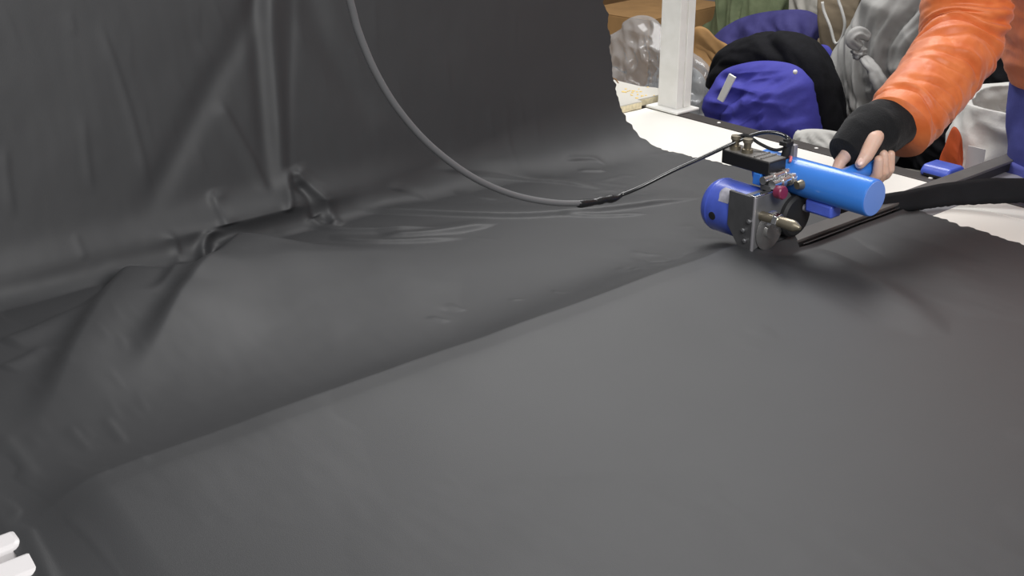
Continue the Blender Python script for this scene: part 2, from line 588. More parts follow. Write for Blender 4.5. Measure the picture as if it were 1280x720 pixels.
def edge_far(s):
    k = np.interp(s, [-0.5, 0.5, 0.815, 1.03, 1.43, 1.678, 1.80, 2.1, 2.6], [1.70, 1.71, 1.722, 1.742, 1.693, 1.645, 1.640, 1.632, 1.625])
    j = 0.0075 * noise(np.stack([s * 38, s * 0 + 3.1, s * 0], -1)) + 0.0055 * noise(np.stack([s * 90, s * 0 + 8.1, s * 0], -1)) + 0.006 * noise(np.stack([s * 11, s * 0 + 1.1, s * 0], -1))
    return k + j


def edge_near(s):
    k = np.interp(s, [-0.5, 0.9, 1.0, 1.05, 1.10, 1.3, 1.7, 2.6], [0.205, 0.205, 0.2085, 0.2085, 0.2035, 0.21, 0.22, 0.22])
    return k + 0.0015 * noise(np.stack([s * 20, s * 0 + 5.1, s * 0], -1))


x0e, x1e = edge_near(sg), edge_far(sg)
tt = np.linspace(0, 1, xs_n)
X_ = x0e[:, None] + (x1e - x0e)[:, None] * tt[None, :]

D = np.zeros_like(X_)             # displacement along the cloth normal


def seg_field(poly):
    """distance, side and run (0..1) to a polyline given in cloth coordinates, inside its box"""
    P = np.array(poly)
    best = np.full(X_.shape, 1e9)
    side = np.zeros(X_.shape)
    run = np.zeros(X_.shape)
    L = np.linalg.norm(np.diff(P, axis=0), axis=1)
    tot = L.sum()
    acc = 0
    for i in range(len(P) - 1):
        a, b = P[i], P[i + 1]
        dx, dy = (b - a) / L[i]
        rx, ry = X_ - a[0], S_ - a[1]
        t = np.clip(rx * dx + ry * dy, 0, L[i])
        ex, ey = rx - t * dx, ry - t * dy
        dist = np.sqrt(ex * ex + ey * ey)
        w = dist < best
        best = np.where(w, dist, best)
        side = np.where(w, np.sign(dx * ry - dy * rx), side)
        run = np.where(w, (acc + t) / tot, run)
        acc += L[i]
    return best, side, run


def fold(pix, h, wl, wr, t0=0.15, t1=0.15, wob=0.0, p=2.0, raw=False):
    """a ridge (h>0) or valley (h<0) along a picture polyline; wl/wr widths to the left/right of travel"""
    global D
    pts = np.array([fab_coords(*q) for q in pix])
    pts = spline(pts, 4 * len(pts))
    lo, hi = pts.min(0) - 3 * max(wl, wr), pts.max(0) + 3 * max(wl, wr)
    global X_, S_
    r0, r1 = np.searchsorted(sg, lo[1]), np.searchsorted(sg, hi[1])
    if r1 <= r0:
        return
    fx, fs = X_, S_
    c0 = max(0, int((lo[0] - 0.22) / 1.55 * xs_n))
    c1 = min(xs_n, int((hi[0] - 0.2) / 1.40 * xs_n) + 2)
    X_, S_ = fx[r0:r1, c0:c1], fs[r0:r1, c0:c1]
    d, sd, run = seg_field(pts)
    if wob:
        d = np.abs(d * sd + wob * fbm(np.stack([X_ * 30, S_ * 30, X_ * 0 + h * 900], -1), 2))
    ch = pts[-1] - pts[0]
    run = np.clip(((X_ - pts[0][0]) * ch[0] + (S_ - pts[0][1]) * ch[1]) / (ch @ ch), 0, 1)
    w = np.where(sd > 0, wl, wr)
    amp = sstep(0, t0, run) * (1 - sstep(1 - t1, 1, run)) if t0 and t1 else 1.0
    D[r0:r1, c0:c1] += h * amp * np.exp(-(d / w) ** p)
    X_, S_ = fx, fs


FOLDS = [
    # --- lying cloth, left: big soft folds running down from the foot of the rise
    ([(318, 300), (292, 326), (268, 352), (240, 388), (206, 440), (168, 492)], 0.034, 0.12, 0.028, .10, .45),
    ([(182, 336), (152, 368), (128, 404), (106, 444), (76, 498), (44, 548)], 0.029, 0.11, 0.029, .12, .4),
    ([(232, 326), (226, 348), (212, 370), (190, 384)], 0.010, 0.04, 0.013, .2, .3),
    ([(0, 396), (60, 382), (150, 352)], -0.006, 0.02, 0.03, .1, .2),
    ([(0, 430), (40, 416), (110, 384)], 0.006, 0.012, 0.03, .1, .3),
    ([(0, 462), (30, 450), (60, 432)], 0.004, 0.010, 0.02, .1, .3),
    # broad hump in front of the foot, falling away towards it
    ([(300, 352), (400, 328), (560, 312)], 0.008, 0.045, 0.20, .3, .4),
    # crossing creases in the middle
    ([(436, 262), (520, 266), (640, 270), (740, 264), (820, 254), (892, 244)], 0.0085, 0.045, 0.007, .12, .2),
    ([(540, 222), (620, 225), (690, 227), (735, 233), (775, 240)], 0.005, 0.03, 0.005, .15, .3),
    ([(690, 268), (760, 270), (820, 266)], 0.004, 0.012, 0.004, .3, .3),
    ([(470, 296), (530, 294), (590, 285), (630, 276)], 0.008, 0.030, 0.008, .2, .3),
    ([(400, 297), (470, 303), (540, 300), (590, 296)], 0.005, 0.02, 0.006, .2, .3),
    ([(560, 240), (600, 247), (630, 250)], 0.003, 0.015, 0.004, .3, .3),
    ([(700, 208), (740, 203), (760, 206)], 0.003, 0.012, 0.004, .3, .3),
    ([(720, 214), (760, 214)], 0.003, 0.010, 0.004, .3, .3),
    ([(480, 245), (520, 248), (545, 252)], 0.003, 0.015, 0.004, .3, .3),
    # around the cutter and to the right of it
    ([(985, 306), (1020, 318), (1062, 338), (1110, 366), (1160, 402), (1190, 440)], 0.007, 0.026, 0.040, .25, .5),
    ([(1010, 290), (1048, 306), (1082, 322), (1112, 336)], -0.008, 0.026, 0.020, .2, .4),
    ([(1085, 296), (1140, 310), (1200, 345), (1240, 378)], 0.003, 0.04, 0.04, .3, .5),
    ([(940, 326), (962, 342), (980, 356)], -0.004, 0.010, 0.012, .2, .5),
    ([(905, 318), (880, 326), (850, 340)], -0.008, 0.018, 0.012, .2, .4),
    ([(1130, 290), (1180, 302), (1240, 330)], -0.003, 0.03, 0.03, .3, .5),
    ([(1095, 430), (1150, 452), (1220, 462)], 0.0008, 0.03, 0.02, .3, .5),
    # bottom left, along the near selvage
    ([(-20, 580), (24, 616), (52, 646), (84, 690), (112, 725), (140, 770)], -0.0035, 0.007, 0.010, .2, .2),
    ([(58, 652), (92, 680), (126, 716), (160, 760)], -0.003, 0.006, 0.009, .3, .3),
    ([(0, 618), (22, 640), (42, 676), (60, 718), (80, 780)], 0.0025, 0.007, 0.010, .3, .3),
    ([(70, 655), (110, 690), (150, 740)], 0.0015, 0.010, 0.012, .2, .1),
    ([(20, 640), (40, 655), (58, 660)], -0.003, 0.010, 0.010, .4, .4),
    ([(0, 540), (30, 580), (50, 612)], 0.002, 0.008, 0.012, .2, .3),
    ([(0, 566), (26, 598)], -0.002, 0.008, 0.010, .4, .4),
    ([(130, 520), (150, 548), (162, 566)], 0.0012, 0.0045, 0.008, .3, .3),
    ([(84, 530), (104, 556), (118, 574)], 0.0012, 0.0045, 0.008, .3, .3),
    # --- rising cloth
    ([(338, -60), (342, 60), (349, 150), (354, 230), (357, 284)], 0.0065, 0.017, 0.015, .02, .1),
    ([(320, -60), (324, 40), (328, 110), (334, 190), (340, 250)], -0.004, 0.017, 0.015, .02, .25),
    ([(368, -60), (366, 60), (362, 140), (362, 220), (362, 280)], -0.002, 0.010, 0.014, .02, .2),
    ([(345, -50), (305, 55), (274, 110), (238, 178), (200, 248), (172, 302)], -0.004, 0.020, 0.022, .1, .2),
    ([(276, 134), (296, 172), (318, 212), (340, 262)], 0.003, 0.007, 0.014, .15, .2),
    ([(376, -50), (396, 30), (420, 86), (452, 134), (486, 170)], -0.005, 0.026, 0.028, .05, .3),
    ([(126, 30), (148, 90), (166, 146), (180, 200), (194, 250)], 0.0010, 0.005, 0.009, .2, .2),
    ([(108, 150), (112, 200), (120, 260)], 0.0009, 0.006, 0.009, .3, .3),
    ([(10, 190), (14, 240), (22, 290)], 0.0010, 0.006, 0.009, .3, .3),
    ([(95, 300), (108, 340)], 0.0009, 0.006, 0.008, .3, .3),
    ([(205, 296), (218, 318), (228, 330)], 0.003, 0.006, 0.010, .3, .2),
    # tents where the rise meets the table
    ([(366, 218), (384, 240), (404, 264), (424, 284)], 0.009, 0.014, 0.010, .12, .1),
    ([(370, 236), (382, 258), (394, 280)], -0.008, 0.012, 0.014, .25, .1),
    ([(362, 218), (358, 250), (354, 282)], 0.005, 0.008, 0.008, .2, .1),
    ([(374, 278), (396, 284), (430, 288), (500, 288), (560, 286)], 0.007, 0.012, 0.008, .15, .3),
    ([(268, 246), (272, 268), (279, 298)], 0.006, 0.016, 0.009, .25, .1),
    ([(276, 302), (262, 306), (254, 318), (260, 332)], 0.008, 0.008, 0.010, .2, .2),
    ([(272, 312), (264, 318), (263, 328)], -0.007, 0.007, 0.007, .25, .25),
]
for args in FOLDS:
    fold(*args)

# pulled wrinkles along the guide rail and at the cloth edge
rw = np.random.RandomState(5)
for k in range(46):
    u = rw.uniform(0, 1)
    cx, cy = 560 + 320 * u, 402 - 76 * u - 0 * u
    cx += rw.normal(0, 16)
    cy += rw.normal(-4, 9)
    ln = rw.uniform(22, 60)
    an = rw.normal(0.16, 0.12)
    dxp, dyp = math.cos(an) * ln / 2, math.sin(an) * ln / 2
    fold([(cx - dxp, cy - dyp), (cx, cy + rw.normal(2, 1)), (cx + dxp, cy + dyp)], rw.uniform(0.0008, 0.0018) * rw.choice([1, -1]), 0.005, 0.007, .35, .35)
for k in range(34):
    cx, cy = rw.uniform(10, 190), rw.uniform(400, 620)
    ln = rw.uniform(20, 50)
    an = rw.normal(0.95, 0.15)
    dxp, dyp = math.cos(an) * ln / 2, math.sin(an) * ln / 2
    fold([(cx - dxp, cy - dyp), (cx + dxp, cy + dyp)], rw.uniform(0.00015, 0.0005), 0.0045, 0.007, .4, .4)
for k in range(24):
    cx, cy = rw.uniform(600, 900), rw.uniform(190, 330)
    ln = rw.uniform(30, 80)
    an = rw.normal(0.0, 0.12)
    dxp, dyp = math.cos(an) * ln / 2, math.sin(an) * ln / 2
    fold([(cx - dxp, cy - dyp), (cx + dxp, cy + dyp)], rw.uniform(0.0003, 0.0008), 0.008, 0.006, .4, .4)
for k in range(26):
    cx, cy = rw.uniform(0, 720), rw.uniform(20, 250)
    ln = rw.uniform(40, 110)
    an = rw.normal(1.35, 0.16)
    dxp, dyp = math.cos(an) * ln / 2, math.sin(an) * ln / 2
    fold([(cx - dxp, cy - dyp), (cx + dxp, cy + dyp)], rw.uniform(0.0002, 0.0007), 0.005, 0.010, .4, .4)

# slow unevenness and a little slack
D += 0.0022 * fbm(np.stack([X_ * 3.2, S_ * 3.2, X_ * 0 + 4.4], -1), 3)
D += 0.00035 * fbm(np.stack([X_ * 26, S_ * 14, X_ * 0 + 2.4], -1), 2)

# the rail lifts the cloth (only where it is still uncut): long slope on the near side, short drop on the far side
near = np.exp(-(np.clip(RY0 - S_, 0, None) / 0.13) ** 1.5)
drop = 0.060 + 0.010 * noise(np.stack([X_ * 7, S_ * 0, S_ * 0 + 7], -1)) 
far = np.exp(-(np.clip(S_ - RY1 + 0.004, 0, None) / drop) ** 1.15)
onrail = np.where(S_ < RY0, near, np.where(S_ > RY1 - 0.004, far, 1.0))
keep = 1 - sstep(1.25, 1.425, X_) * (S_ > 1.034) * 0.0 - sstep(1.28, 1.42, X_) * (1 - np.exp(-(np.abs(S_ - 1.052) / 0.02) ** 4))
lift = (0.0300 + 0.0028 * noise(np.stack([X_ * 9, S_ * 4, X_ * 0 + 6], -1))) * onrail * keep * sstep(0.22, 0.31, X_)
# right of the blade the near piece settles on the table
cutz = sstep(1.25, 1.335, X_) * 0.0

# profile of the cloth: flat, bend, rise, over the bar, down behind
ln_ = lean_at(X_)
ang_top = math.pi / 2 - ln_                  # rise angle from the table
rb = RB + 0.085 * sstep(1.0, 1.6, X_)         # softer bend towards the far selvage
sb0 = YB + 0.0 - rb * np.tan(ang_top / 2)    # bend starts here
blen = rb * ang_top
s1 = sb0 + blen
s2 = s1 + HL - 0.02 * X_ * 0
rt = 0.035                                   # bar radius
tlen = rt * (math.pi - ang_top + math.pi / 2 - 0.15)
Y_ = np.zeros_like(X_)
Z_ = np.zeros_like(X_)
A_ = np.zeros_like(X_)                       # local tilt of the cloth
u = S_ - sb0
flat = u <= 0
bend = (u > 0) & (u <= blen)
rise = (u > blen) & (S_ <= s2)
over = (S_ > s2) & (S_ <= s2 + tlen)
down = S_ > s2 + tlen
Y_[flat] = S_[flat]
a = u / rb
Y_ = np.where(bend, sb0 + rb * np.sin(a), Y_)
Z_ = np.where(bend, rb * (1 - np.cos(a)), Z_)
A_ = np.where(bend, a, A_)
yb, zb = sb0 + rb * np.sin(ang_top), rb * (1 - np.cos(ang_top))
q = S_ - s1
Y_ = np.where(rise, yb + q * np.cos(ang_top), Y_)
Z_ = np.where(rise, zb + q * np.sin(ang_top), Z_)
A_ = np.where(rise | over | down, ang_top, A_)
yt, zt = yb + (s2 - s1) * np.cos(ang_top), zb + (s2 - s1) * np.sin(ang_top)
# over the bar: turns away from the viewer, centre of the bar lies behind the cloth
b_ = (S_ - s2) / rt
cy, cz = yt + rt * np.sin(ang_top), zt - rt * np.cos(ang_top)
Y_ = np.where(over, cy - rt * np.sin(ang_top - b_), Y_)
Z_ = np.where(over, cz + rt * np.cos(ang_top - b_), Z_)
A_ = np.where(over, ang_top - b_, A_)
be = tlen / rt
ye, ze = cy - rt * np.sin(ang_top - be), cz + rt * np.cos(ang_top - be)
ae = ang_top - be
qd = S_ - s2 - tlen
Y_ = np.where(down, ye + qd * np.cos(ae), Y_)
Z_ = np.where(down, ze + qd * np.sin(ae), Z_)
A_ = np.where(down, ae, A_)
# slack that sags forward over the table at the foot of the rise, strongest left of the middle
foot = np.exp(-((S_ - YB - 0.022) / 0.030) ** 2)
sag = 0.027 * np.exp(-((X_ - 0.80) / 0.17) ** 2) + 0.010 * np.exp(-((X_ - 0.45) / 0.15) ** 2) + 0.006 * np.exp(-((X_ - 1.05) / 0.12) ** 2)
Dn = D * (1 - sstep(YB + HL - 0.05, YB + HL + 0.15, S_) * 0.6) + foot * sag
Y2 = Y_ - np.sin(A_) * Dn
Z2 = Z_ + np.cos(A_) * Dn
Z2 = np.where(Y2 < YB - 0.12, np.maximum(Z2, 0.0), np.maximum(Z2, 0.0)) + lift
# never through the table; edges curl a little
ef = np.exp(-((x1e[:, None] - X_) / 0.006) ** 2)
Z2 = Z2 + 0.0030 + 0.002 * ef * noise(np.stack([X_ * 5, S_ * 45, X_ * 0], -1)) * (A_ < 0.2)
en = np.exp(-((X_ - x0e[:, None]) / 0.008) ** 2)
Z2 = Z2 - 0.004 * en * (A_ < 0.2)
V = np.stack([X_, Y2, Z2 + TZ], -1).reshape(-1, 3)
idx = np.arange(ns * xs_n).reshape(ns, xs_n)
Q = np.stack([idx[:-1, :-1], idx[:-1, 1:], idx[1:, 1:], idx[1:, :-1]], -1).reshape(-1, 4)
fc_x = (X_[:-1, :-1] + X_[1:, 1:]).ravel() / 2
fc_s = (S_[:-1, :-1] + S_[1:, 1:]).ravel() / 2
cut = (fc_x > 1.425) & (fc_s > RY0 - 0.006) & (fc_s < RY1 + 0.006)
Q = Q[~cut]
fabric = np_mesh('black_fabric', V, Q, M['black_cloth'])
tag(fabric, 'wide black cloth spread over the table and rising in folds at the back', 'fabric')
YT = float((yt + rt * np.sin(ang_top)).mean())
ZT = float((zt - rt * np.cos(ang_top)).mean()) + TZ

# bar that carries the rising cloth, and its stands
bar = thing('spreading_bar', (0.9, YT, TZ), 'pale bar on uprights that carries the rising black cloth', 'bar')
obj('bar_tube', MB().cyl((0.02, YT, ZT - 0.006), (1.63, YT, ZT - 0.006), 0.020, n=28), M['cream'], bar)
for x in (0.45, 1.50):
    obj('upright', MB().box((x - 0.015, YT + 0.02, TZ), (x + 0.015, YT + 0.05, ZT)), M['white_paint'], bar, bevel=0.003)

# the strip already cut off, pulled taut over the rail end towards the worker's other hand
low = [at_z(1052, 274, TZ + 0.006), at_z(1100, 268, TZ + 0.004), at_z(1145, 263, TZ + 0.004), at_z(1190, 257, TZ + 0.006), at_z(1280, 253, TZ + 0.022)]
low += [np.array([1.872, 0.82, TZ + 0.045]), np.array([1.868, 0.765, TZ + 0.075])]
low = spline(low, 150)
hts = np.interp(np.linspace(0, 1, 150), [0, 0.2, 0.6, 1], [0.022, 0.030, 0.042, 0.03])
rs_ = []
for i, p in enumerate(low):
    t = low[min(i + 1, 149)] - low[max(i - 1, 0)]
    t = t / np.linalg.norm(t)
    nrm = np.cross([0, 0, 1], t)
    nrm /= np.linalg.norm(nrm)
    if nrm[1] < 0:
        nrm = -nrm
    ring = []
    for (a_, b_) in ((0, -0.0015), (0.3, -0.0035), (0.6, -0.003), (0.9, -0.003), (1.0, 0.003), (0.92, 0.010), (0.6, 0.011), (0.25, 0.009), (0.02, 0.004)):
        wob = 0.0022 * noise(np.array([i * 0.10, a_ * 3 + b_ * 100, 2.2])) * (1 if a_ > 0.1 else 0.4)
        jag = 0.0018 * noise(np.array([i * 0.45, 0.3, 7.7])) if a_ < 0.1 else 0
        ring.append(p + nrm * (b_ + wob + 0.014 * a_) + np.array([0, 0, a_ * hts[i] + jag]))
    rs_.append(ring)
tag(obj('fabric_strip', MB().rings(rs_), M['strip_cloth'], None, smooth=180), 'dark strip of cut cloth stretched low over the white table beside the rail', 'fabric')

# ================================================================== CUTTER
O = Vector((1.312, 1.035, RZ + 0.006))


def L(x, y, z):
    """cutter coordinates in centimetres"""
    return O + Vector((x, y, z)) * 0.01


cutter = thing('cloth_cutter', tuple(O), 'blue electric cloth cutter with round motor and handle riding on the rail', 'cutter')
# gear housing: left cheek plate and front plate
obj('cheek_plate', MB().prism([L(0, 0, 0.5), L(0, 0, 9.1), L(0, 5.0, 9.1), L(0, 5.0, 3.6), L(0, 2.6, 0.6)], (0.006, 0, 0)), M['steel_dark'], cutter, bevel=0.0008)
fp = [L(0.6, 0, 0.5), L(0.6, 0, 9.1), L(5.2, 0, 9.1), L(6.6, 0, 8.6)]
for k in range(9):
    a = math.radians(70 - 20 * k)
    fp.append(L(6.2 + 3.4 * math.cos(a), 0, 5.5 + 3.4 * math.sin(a)))
fp.append(L(4.8, 0, 1.6))
front = obj('gear_housing', MB().prism(fp, (0, 0.022, 0)), M['steel'], cutter, bevel=0.0012)
obj('edge_bar', MB().prism([L(-0.05, -0.15, 0.3), L(0.4, -0.15, 0.3), L(0.4, -0.15, 9.15), L(-0.05, -0.15, 9.15)], (0, 0.004, 0)), M['alu'], cutter, bevel=0.001)
obj('top_plate', MB().box(L(0, 0, 9.1), L(5.4, 0.9, 9.32)), M['chrome'], cutter, bevel=0.0006)
# spindle with nut
sp = obj('spindle', MB().lathe(L(1.9, 0.2, 5.9), (0, -1, 0), [(0, .0075), (.030, .0075), (.030, .0085), (.062, .0088), (.066, .0075), (.074, .003), (.0745, 0.0005)], 24), M['bronze'], cutter)
mb = MB()
hexp = [L(1.9 + 1.15 * math.cos(math.radians(60 * k + 12)), -2.6, 5.9 + 1.15 * math.sin(math.radians(60 * k + 12))) for k in range(6)]
obj('hex_nut', mb.prism(hexp, (0, -0.009, 0)), M['chrome'], sp, bevel=0.0006)
for z, y in ((2.0, 1.2), (3.6, 1.6), (5.3, 0.6)):
    obj('screw', MB().lathe(L(-0.05, y, z), (-1, 0, 0), [(0, .0035), (.003, .0035), (.0038, .002)], 14), M['chrome'], cutter)
obj('screw', MB().lathe(L(5.6, -0.05, 2.9), (0, -1, 0), [(0, .003), (.003, .003), (.0038, .002)], 14), M['steel_light'], cutter)
obj('screw', MB().lathe(L(8.6, -0.05, 6.9), (0, -1, 0), [(0, .003), (.003, .003), (.0038, .002)], 14), M['steel_light'], cutter)
# blade disc and its hub
obj('blade', MB().lathe(L(3.9, -0.05, 3.1), (0, -1, 0), [(0, .030), (.0012, .0315), (.0018, .030), (.0024, .012), (.006, .012), (.0062, .0005)], 56), M['steel_light'], cutter, smooth=25)
# small left motor
mo = obj('gear_motor', MB().lathe(L(4.35, 1.0, 4.6), (0, 1, 0), [(0, .0425), (.087, .0425), (.095, .041), (.101, .037), (.104, .030), (.105, .0005)], 56), M['blue_dark'], cutter)
d = Vector((-0.93, 0.0, -0.12)).normalized()
hp = L(4.35, 8.2, 4.6) + d * 0.0405
obj('oil_hole', MB().lathe(hp, d, [(0, .0065), (.0028, .0065), (.003, .0055), (.003, .0005)], 18), M['rubber'], mo)
obj('end_band', MB().lathe(L(4.35, 9.6, 4.6), (0, 1, 0), [(0, .0428), (.003, .0428)], 56), M['blue_dark'], mo)
# worn patch: a thin curved plate following the cylinder
mb = MB()
pa = []
for ang in np.linspace(math.radians(118), math.radians(152), 9):
    for yy in (5.2, 7.2):
        pa.append(L(4.35 + 4.29 * math.cos(ang), yy + 0.6 + 0.25 * math.sin(ang * 9), 4.6 + 4.29 * math.sin(ang)))
mb.v = [tuple(p) for p in pa]
mb.f = [(2 * i, 2 * i + 1, 2 * i + 3, 2 * i + 2) for i in range(8)]
obj('worn_patch', mb, M['worn'], mo)
# main motor tube
tx, tz_ = 11.3, 9.9
tb = obj('motor_tube', MB().lathe(L(tx, 8.0, tz_), (0, -1, 0), [(0, .0005), (.0005, .026), (.003, .0285), (.206, .0285), (.2085, .0272), (.209, .026)], 64), M['blue'], cutter)
obj('end_cap', MB().lathe(L(tx, -12.85, tz_), (0, -1, 0), [(0, .0265), (.0012, .0262), (.0014, .024), (.0014, .0005)], 56), M['blue_cap'], tb)
# handle
hd0, hd1 = Vector(L(11.3, -5.0, 10.15)), Vector(L(24.1, -5.0, 10.9))
hdir = (hd1 - hd0).normalized()
HR = 0.0142
obj('handle', MB().lathe(hd0, hdir, [(0, HR), ((hd1 - hd0).length - .004, HR), ((hd1 - hd0).length, HR * .75), ((hd1 - hd0).length + .001, .0005)], 32), M['blue'], cutter)
# lower blue foot body and black guard roller
obj('foot_body', MB().box(L(9.6, -7.0, 5.3), L(12.2, -2.0, 7.4)), M['blue_dark'], cutter, bevel=0.004)
obj('guard_roller', MB().lathe(L(9.6, 2.2, 4.2), (0, -1, 0), [(0, .030), (.004, .034), (.028, .034), (.032, .030), (.034, .012), (.035, .0005)], 40), M['rubber'], cutter)
obj('roller_bolt', MB().lathe(L(10.6, -1.4, 5.6), (0, -1, 0), [(0, .006), (.006, .006), (.008, .004), (.0082, .0005)], 16), M['worn'], cutter)
obj('skid_foot', MB().box(L(0.8, 0.3, 0.02), L(9.0, 3.0, 0.40)), M['rubber'], cutter, bevel=0.001)
# chrome fittings along the top
for (y, z, x0_, x1_, r) in ((1.2, 10.9, 3.0, 9.8, .0062), (-0.3, 10.5, 3.4, 9.2, .0068)):
    g = obj('guide_rod', MB().cyl(L(x0_, y, z), L(x1_, y, z + 0.15), r, n=20), M['chrome'], cutter)
    for k in range(2):
        xx = x0_ + (x1_ - x0_) * (0.3 + 0.4 * k)
        obj('collar', MB().cyl(L(xx, y, z), L(xx + 0.8, y, z), r * 1.35, n=18), M['steel_light'], g, bevel=0.0005)
obj('lock_knob', MB().lathe(L(3.9, -0.9, 9.5), (0, -1, 0.1), [(0, .0095), (.012, .0105), (.014, .009), (.0145, .0005)], 20), M['red'], cutter)
obj('brass_tip', MB().lathe(L(7.6, -1.7, 9.9), (1, -0.15, 0), [(0, .006), (.012, .0085), (.020, .0085), (.021, .006), (.0215, .0005)], 20), M['bronze'], cutter)
obj('rod_block', MB().box(L(3.4, -0.1, 9.32), L(9.3, 1.9, 10.2)), M['steel_dark'], cutter, bevel=0.001)
obj('bracket', MB().box(L(4.6, 2.9, 9.3), L(8.8, 4.4, 11.1)), M['blue'], cutter, bevel=0.001)
# switch box
sb = obj('switch_box', MB().box(L(4.8, 1.6, 11.1), L(8.9, 11.0, 13.2)), M['black_plastic'], cutter, bevel=0.0015)
obj('box_lid', MB().box(L(4.9, 1.7, 13.2), L(8.8, 10.9, 13.35)), M['box_top'], sb)
for y in (9.6, 7.2):
    t = obj('terminal', MB().lathe(L(6.3, y, 13.35), (0, 0, 1), [(0, .009), (.006, .009), (.007, .0055), (.014, .006), (.017, .008), (.022, .0075), (.0225, .0005)], 16), M['bronze'], sb)
for y in (4.6, 3.3):
    obj('lid_rib', MB().box(L(5.0, y, 13.35), L(8.7, y + 0.25, 13.55)), M['steel_light'], sb)
# strain relief and wires
obj('strain_relief', MB().tube([L(10.6, 3.2, 12.4), L(10.6, 2.9, 14.2), L(10.6, 3.1, 15.6)], [.0075, .0065, .006], 14), M['rubber'], cutter)
obj('relief_clip', MB().box(L(9.6, 2.3, 14.6), L(11.3, 3.8, 15.3)), M['rubber'], cutter, bevel=0.001)
obj('relief_post', MB().box(L(11.4, 2.1, 11.5), L(12.2, 2.9, 14.6)), M['alu'], cutter, bevel=0.0006)
obj('jumper_wire', MB().tube(spline([L(10.6, 3.1, 14.2), L(9.6, 4.5, 13.7), L(8.6, 6.6, 14.4), L(7.4, 8.4, 15.6), L(6.5, 9.4, 15.4)], 26), .0026, 10), M['cable_black'], cutter)
obj('lead_wire', MB().tube(spline([L(9.3, 1.2, 12.6), L(9.9, 1.5, 13.1), L(10.5, 2.2, 12.9)], 12), .0022, 8), M['pink_wire'], cutter)

# ================================================================== POWER CABLE
cable = thing('power_cable', tuple(at_y(760, 248, 1.2)), 'grey power cable hanging in a loop above the black cloth to the blue cutter', 'cable')
pts = [at_y(330, -420, 1.06), at_y(392, -160, 1.10), at_y(437, 0, 1.14), at_y(448, 40, 1.15), at_y(470, 92, 1.16), at_y(500, 140, 1.17), at_y(540, 184, 1.18), at_y(590, 221, 1.19),
       at_y(640, 243, 1.20), at_y(690, 253, 1.20), at_y(732, 253.5, 1.20), at_y(760, 248, 1.20)]
obj('cable_sheath', MB().tube(spline(pts, 140), 0.0046, 16), M['cable'], cable, smooth=180)
spl = spline([at_y(722, 255, 1.2), at_y(740, 253, 1.2), at_y(758, 249, 1.2), at_y(770, 247.5, 1.2), at_y(782, 240, 1.2)], 26)
rad = [.0048, .0062, .0065, .0064, .0062, .006, .0058, .0056, .0052, .005, .0056, .0062, .0064, .006, .0056, .0058, .0066, .0068, .0062, .0054, .0046, .004, .0036, .0034, .0034, .0034]
obj('tape_splice', MB().tube(spl, rad, 14), M['tape'], cable, smooth=180)
topr = Vector(L(10.6, 3.1, 15.6))
pts = [at_y(776, 244, 1.2), at_y(800, 234, 1.19), at_y(840, 214, 1.17), at_y(880, 196, 1.15), at_y(910, 182, 1.135), at_y(935, 171, 1.12), at_y(955, 165.5, 1.11), at_y(974, 167, 1.095), at_y(986, 173, 1.08), tuple(topr)]
obj('cable_lead', MB().tube(spline(pts, 70), 0.0031, 12), M['cable_black'], cable, smooth=180)

# ================================================================== PERSON
person = thing('person', (2.14, 0.84, 0.0), 'person in an orange padded jacket with black cuffs and blue trousers gripping the cutter handle', 'person')


def H(x, y, z):
    return np.array(L(x, y, z))


def ring_pt(x, ang, r):
    """point around the handle axis: 0 = far, 90 = up, 180 = near, 270 = down"""
    c = hd0 + hdir * ((O.x + x * 0.01 - hd0.x) / hdir.x)
    a_ = math.radians(ang)
    return np.array(c) + np.array([0, math.cos(a_) * r, math.sin(a_) * r])


wrist = np.array([1.605, 0.996, 0.972])
hand = MB()
KX = (18.6, 20.0, 21.7, 23.3)     # finger stations along the handle, index first
for xk, ra in zip(KX, (.0125, .0128, .0125, .0115)):
    kn = ring_pt(xk, 48, .034)
    hand.chain([wrist + np.array([(xk - 24) * 0.004, 0, 0]), (wrist + kn) / 2 + np.array([(xk - 24) * 0.003, .004, .004]), kn], [.021, .0175, ra])
# three fingers curled under the handle with the tips up on the near side
for xk, ra, tip in zip(KX[1:], (.0090, .0090, .0082), (138, 128, 136)):
    rr = HR + ra * 0.93
    pts = [ring_pt(xk, 48, .034), ring_pt(xk, -12, rr + .006), ring_pt(xk, -62, rr + .002), ring_pt(xk + .05, -104, rr), ring_pt(xk + .1, -142, rr), ring_pt(xk + .1, -172, rr + .001), ring_pt(xk + .1, tip, rr + .008)]
    hand.chain(pts, [ra * 1.2, ra * 1.12, ra * 1.05, ra * 1.06, ra * .98, ra * .96, ra * .82])
# index finger lies along the far upper side
hand.chain([ring_pt(18.6, 48, .034), ring_pt(17.6, 24, .031), ring_pt(16.8, 8, .0275), ring_pt(15.9, -4, .0245)], [.0108, .0098, .0088, .0074])
# thumb over the top on the near side
T0, T1, T2 = H(23.6, -4.4, 16.6), H(20.2, -5.9, 15.6), H(17.9, -6.4, 13.6)
T3 = H(16.7, -6.3, 12.5)
hand.chain([wrist, T0, T1, T2, T3], [.022, .0150, .0135, .0108, .0080])

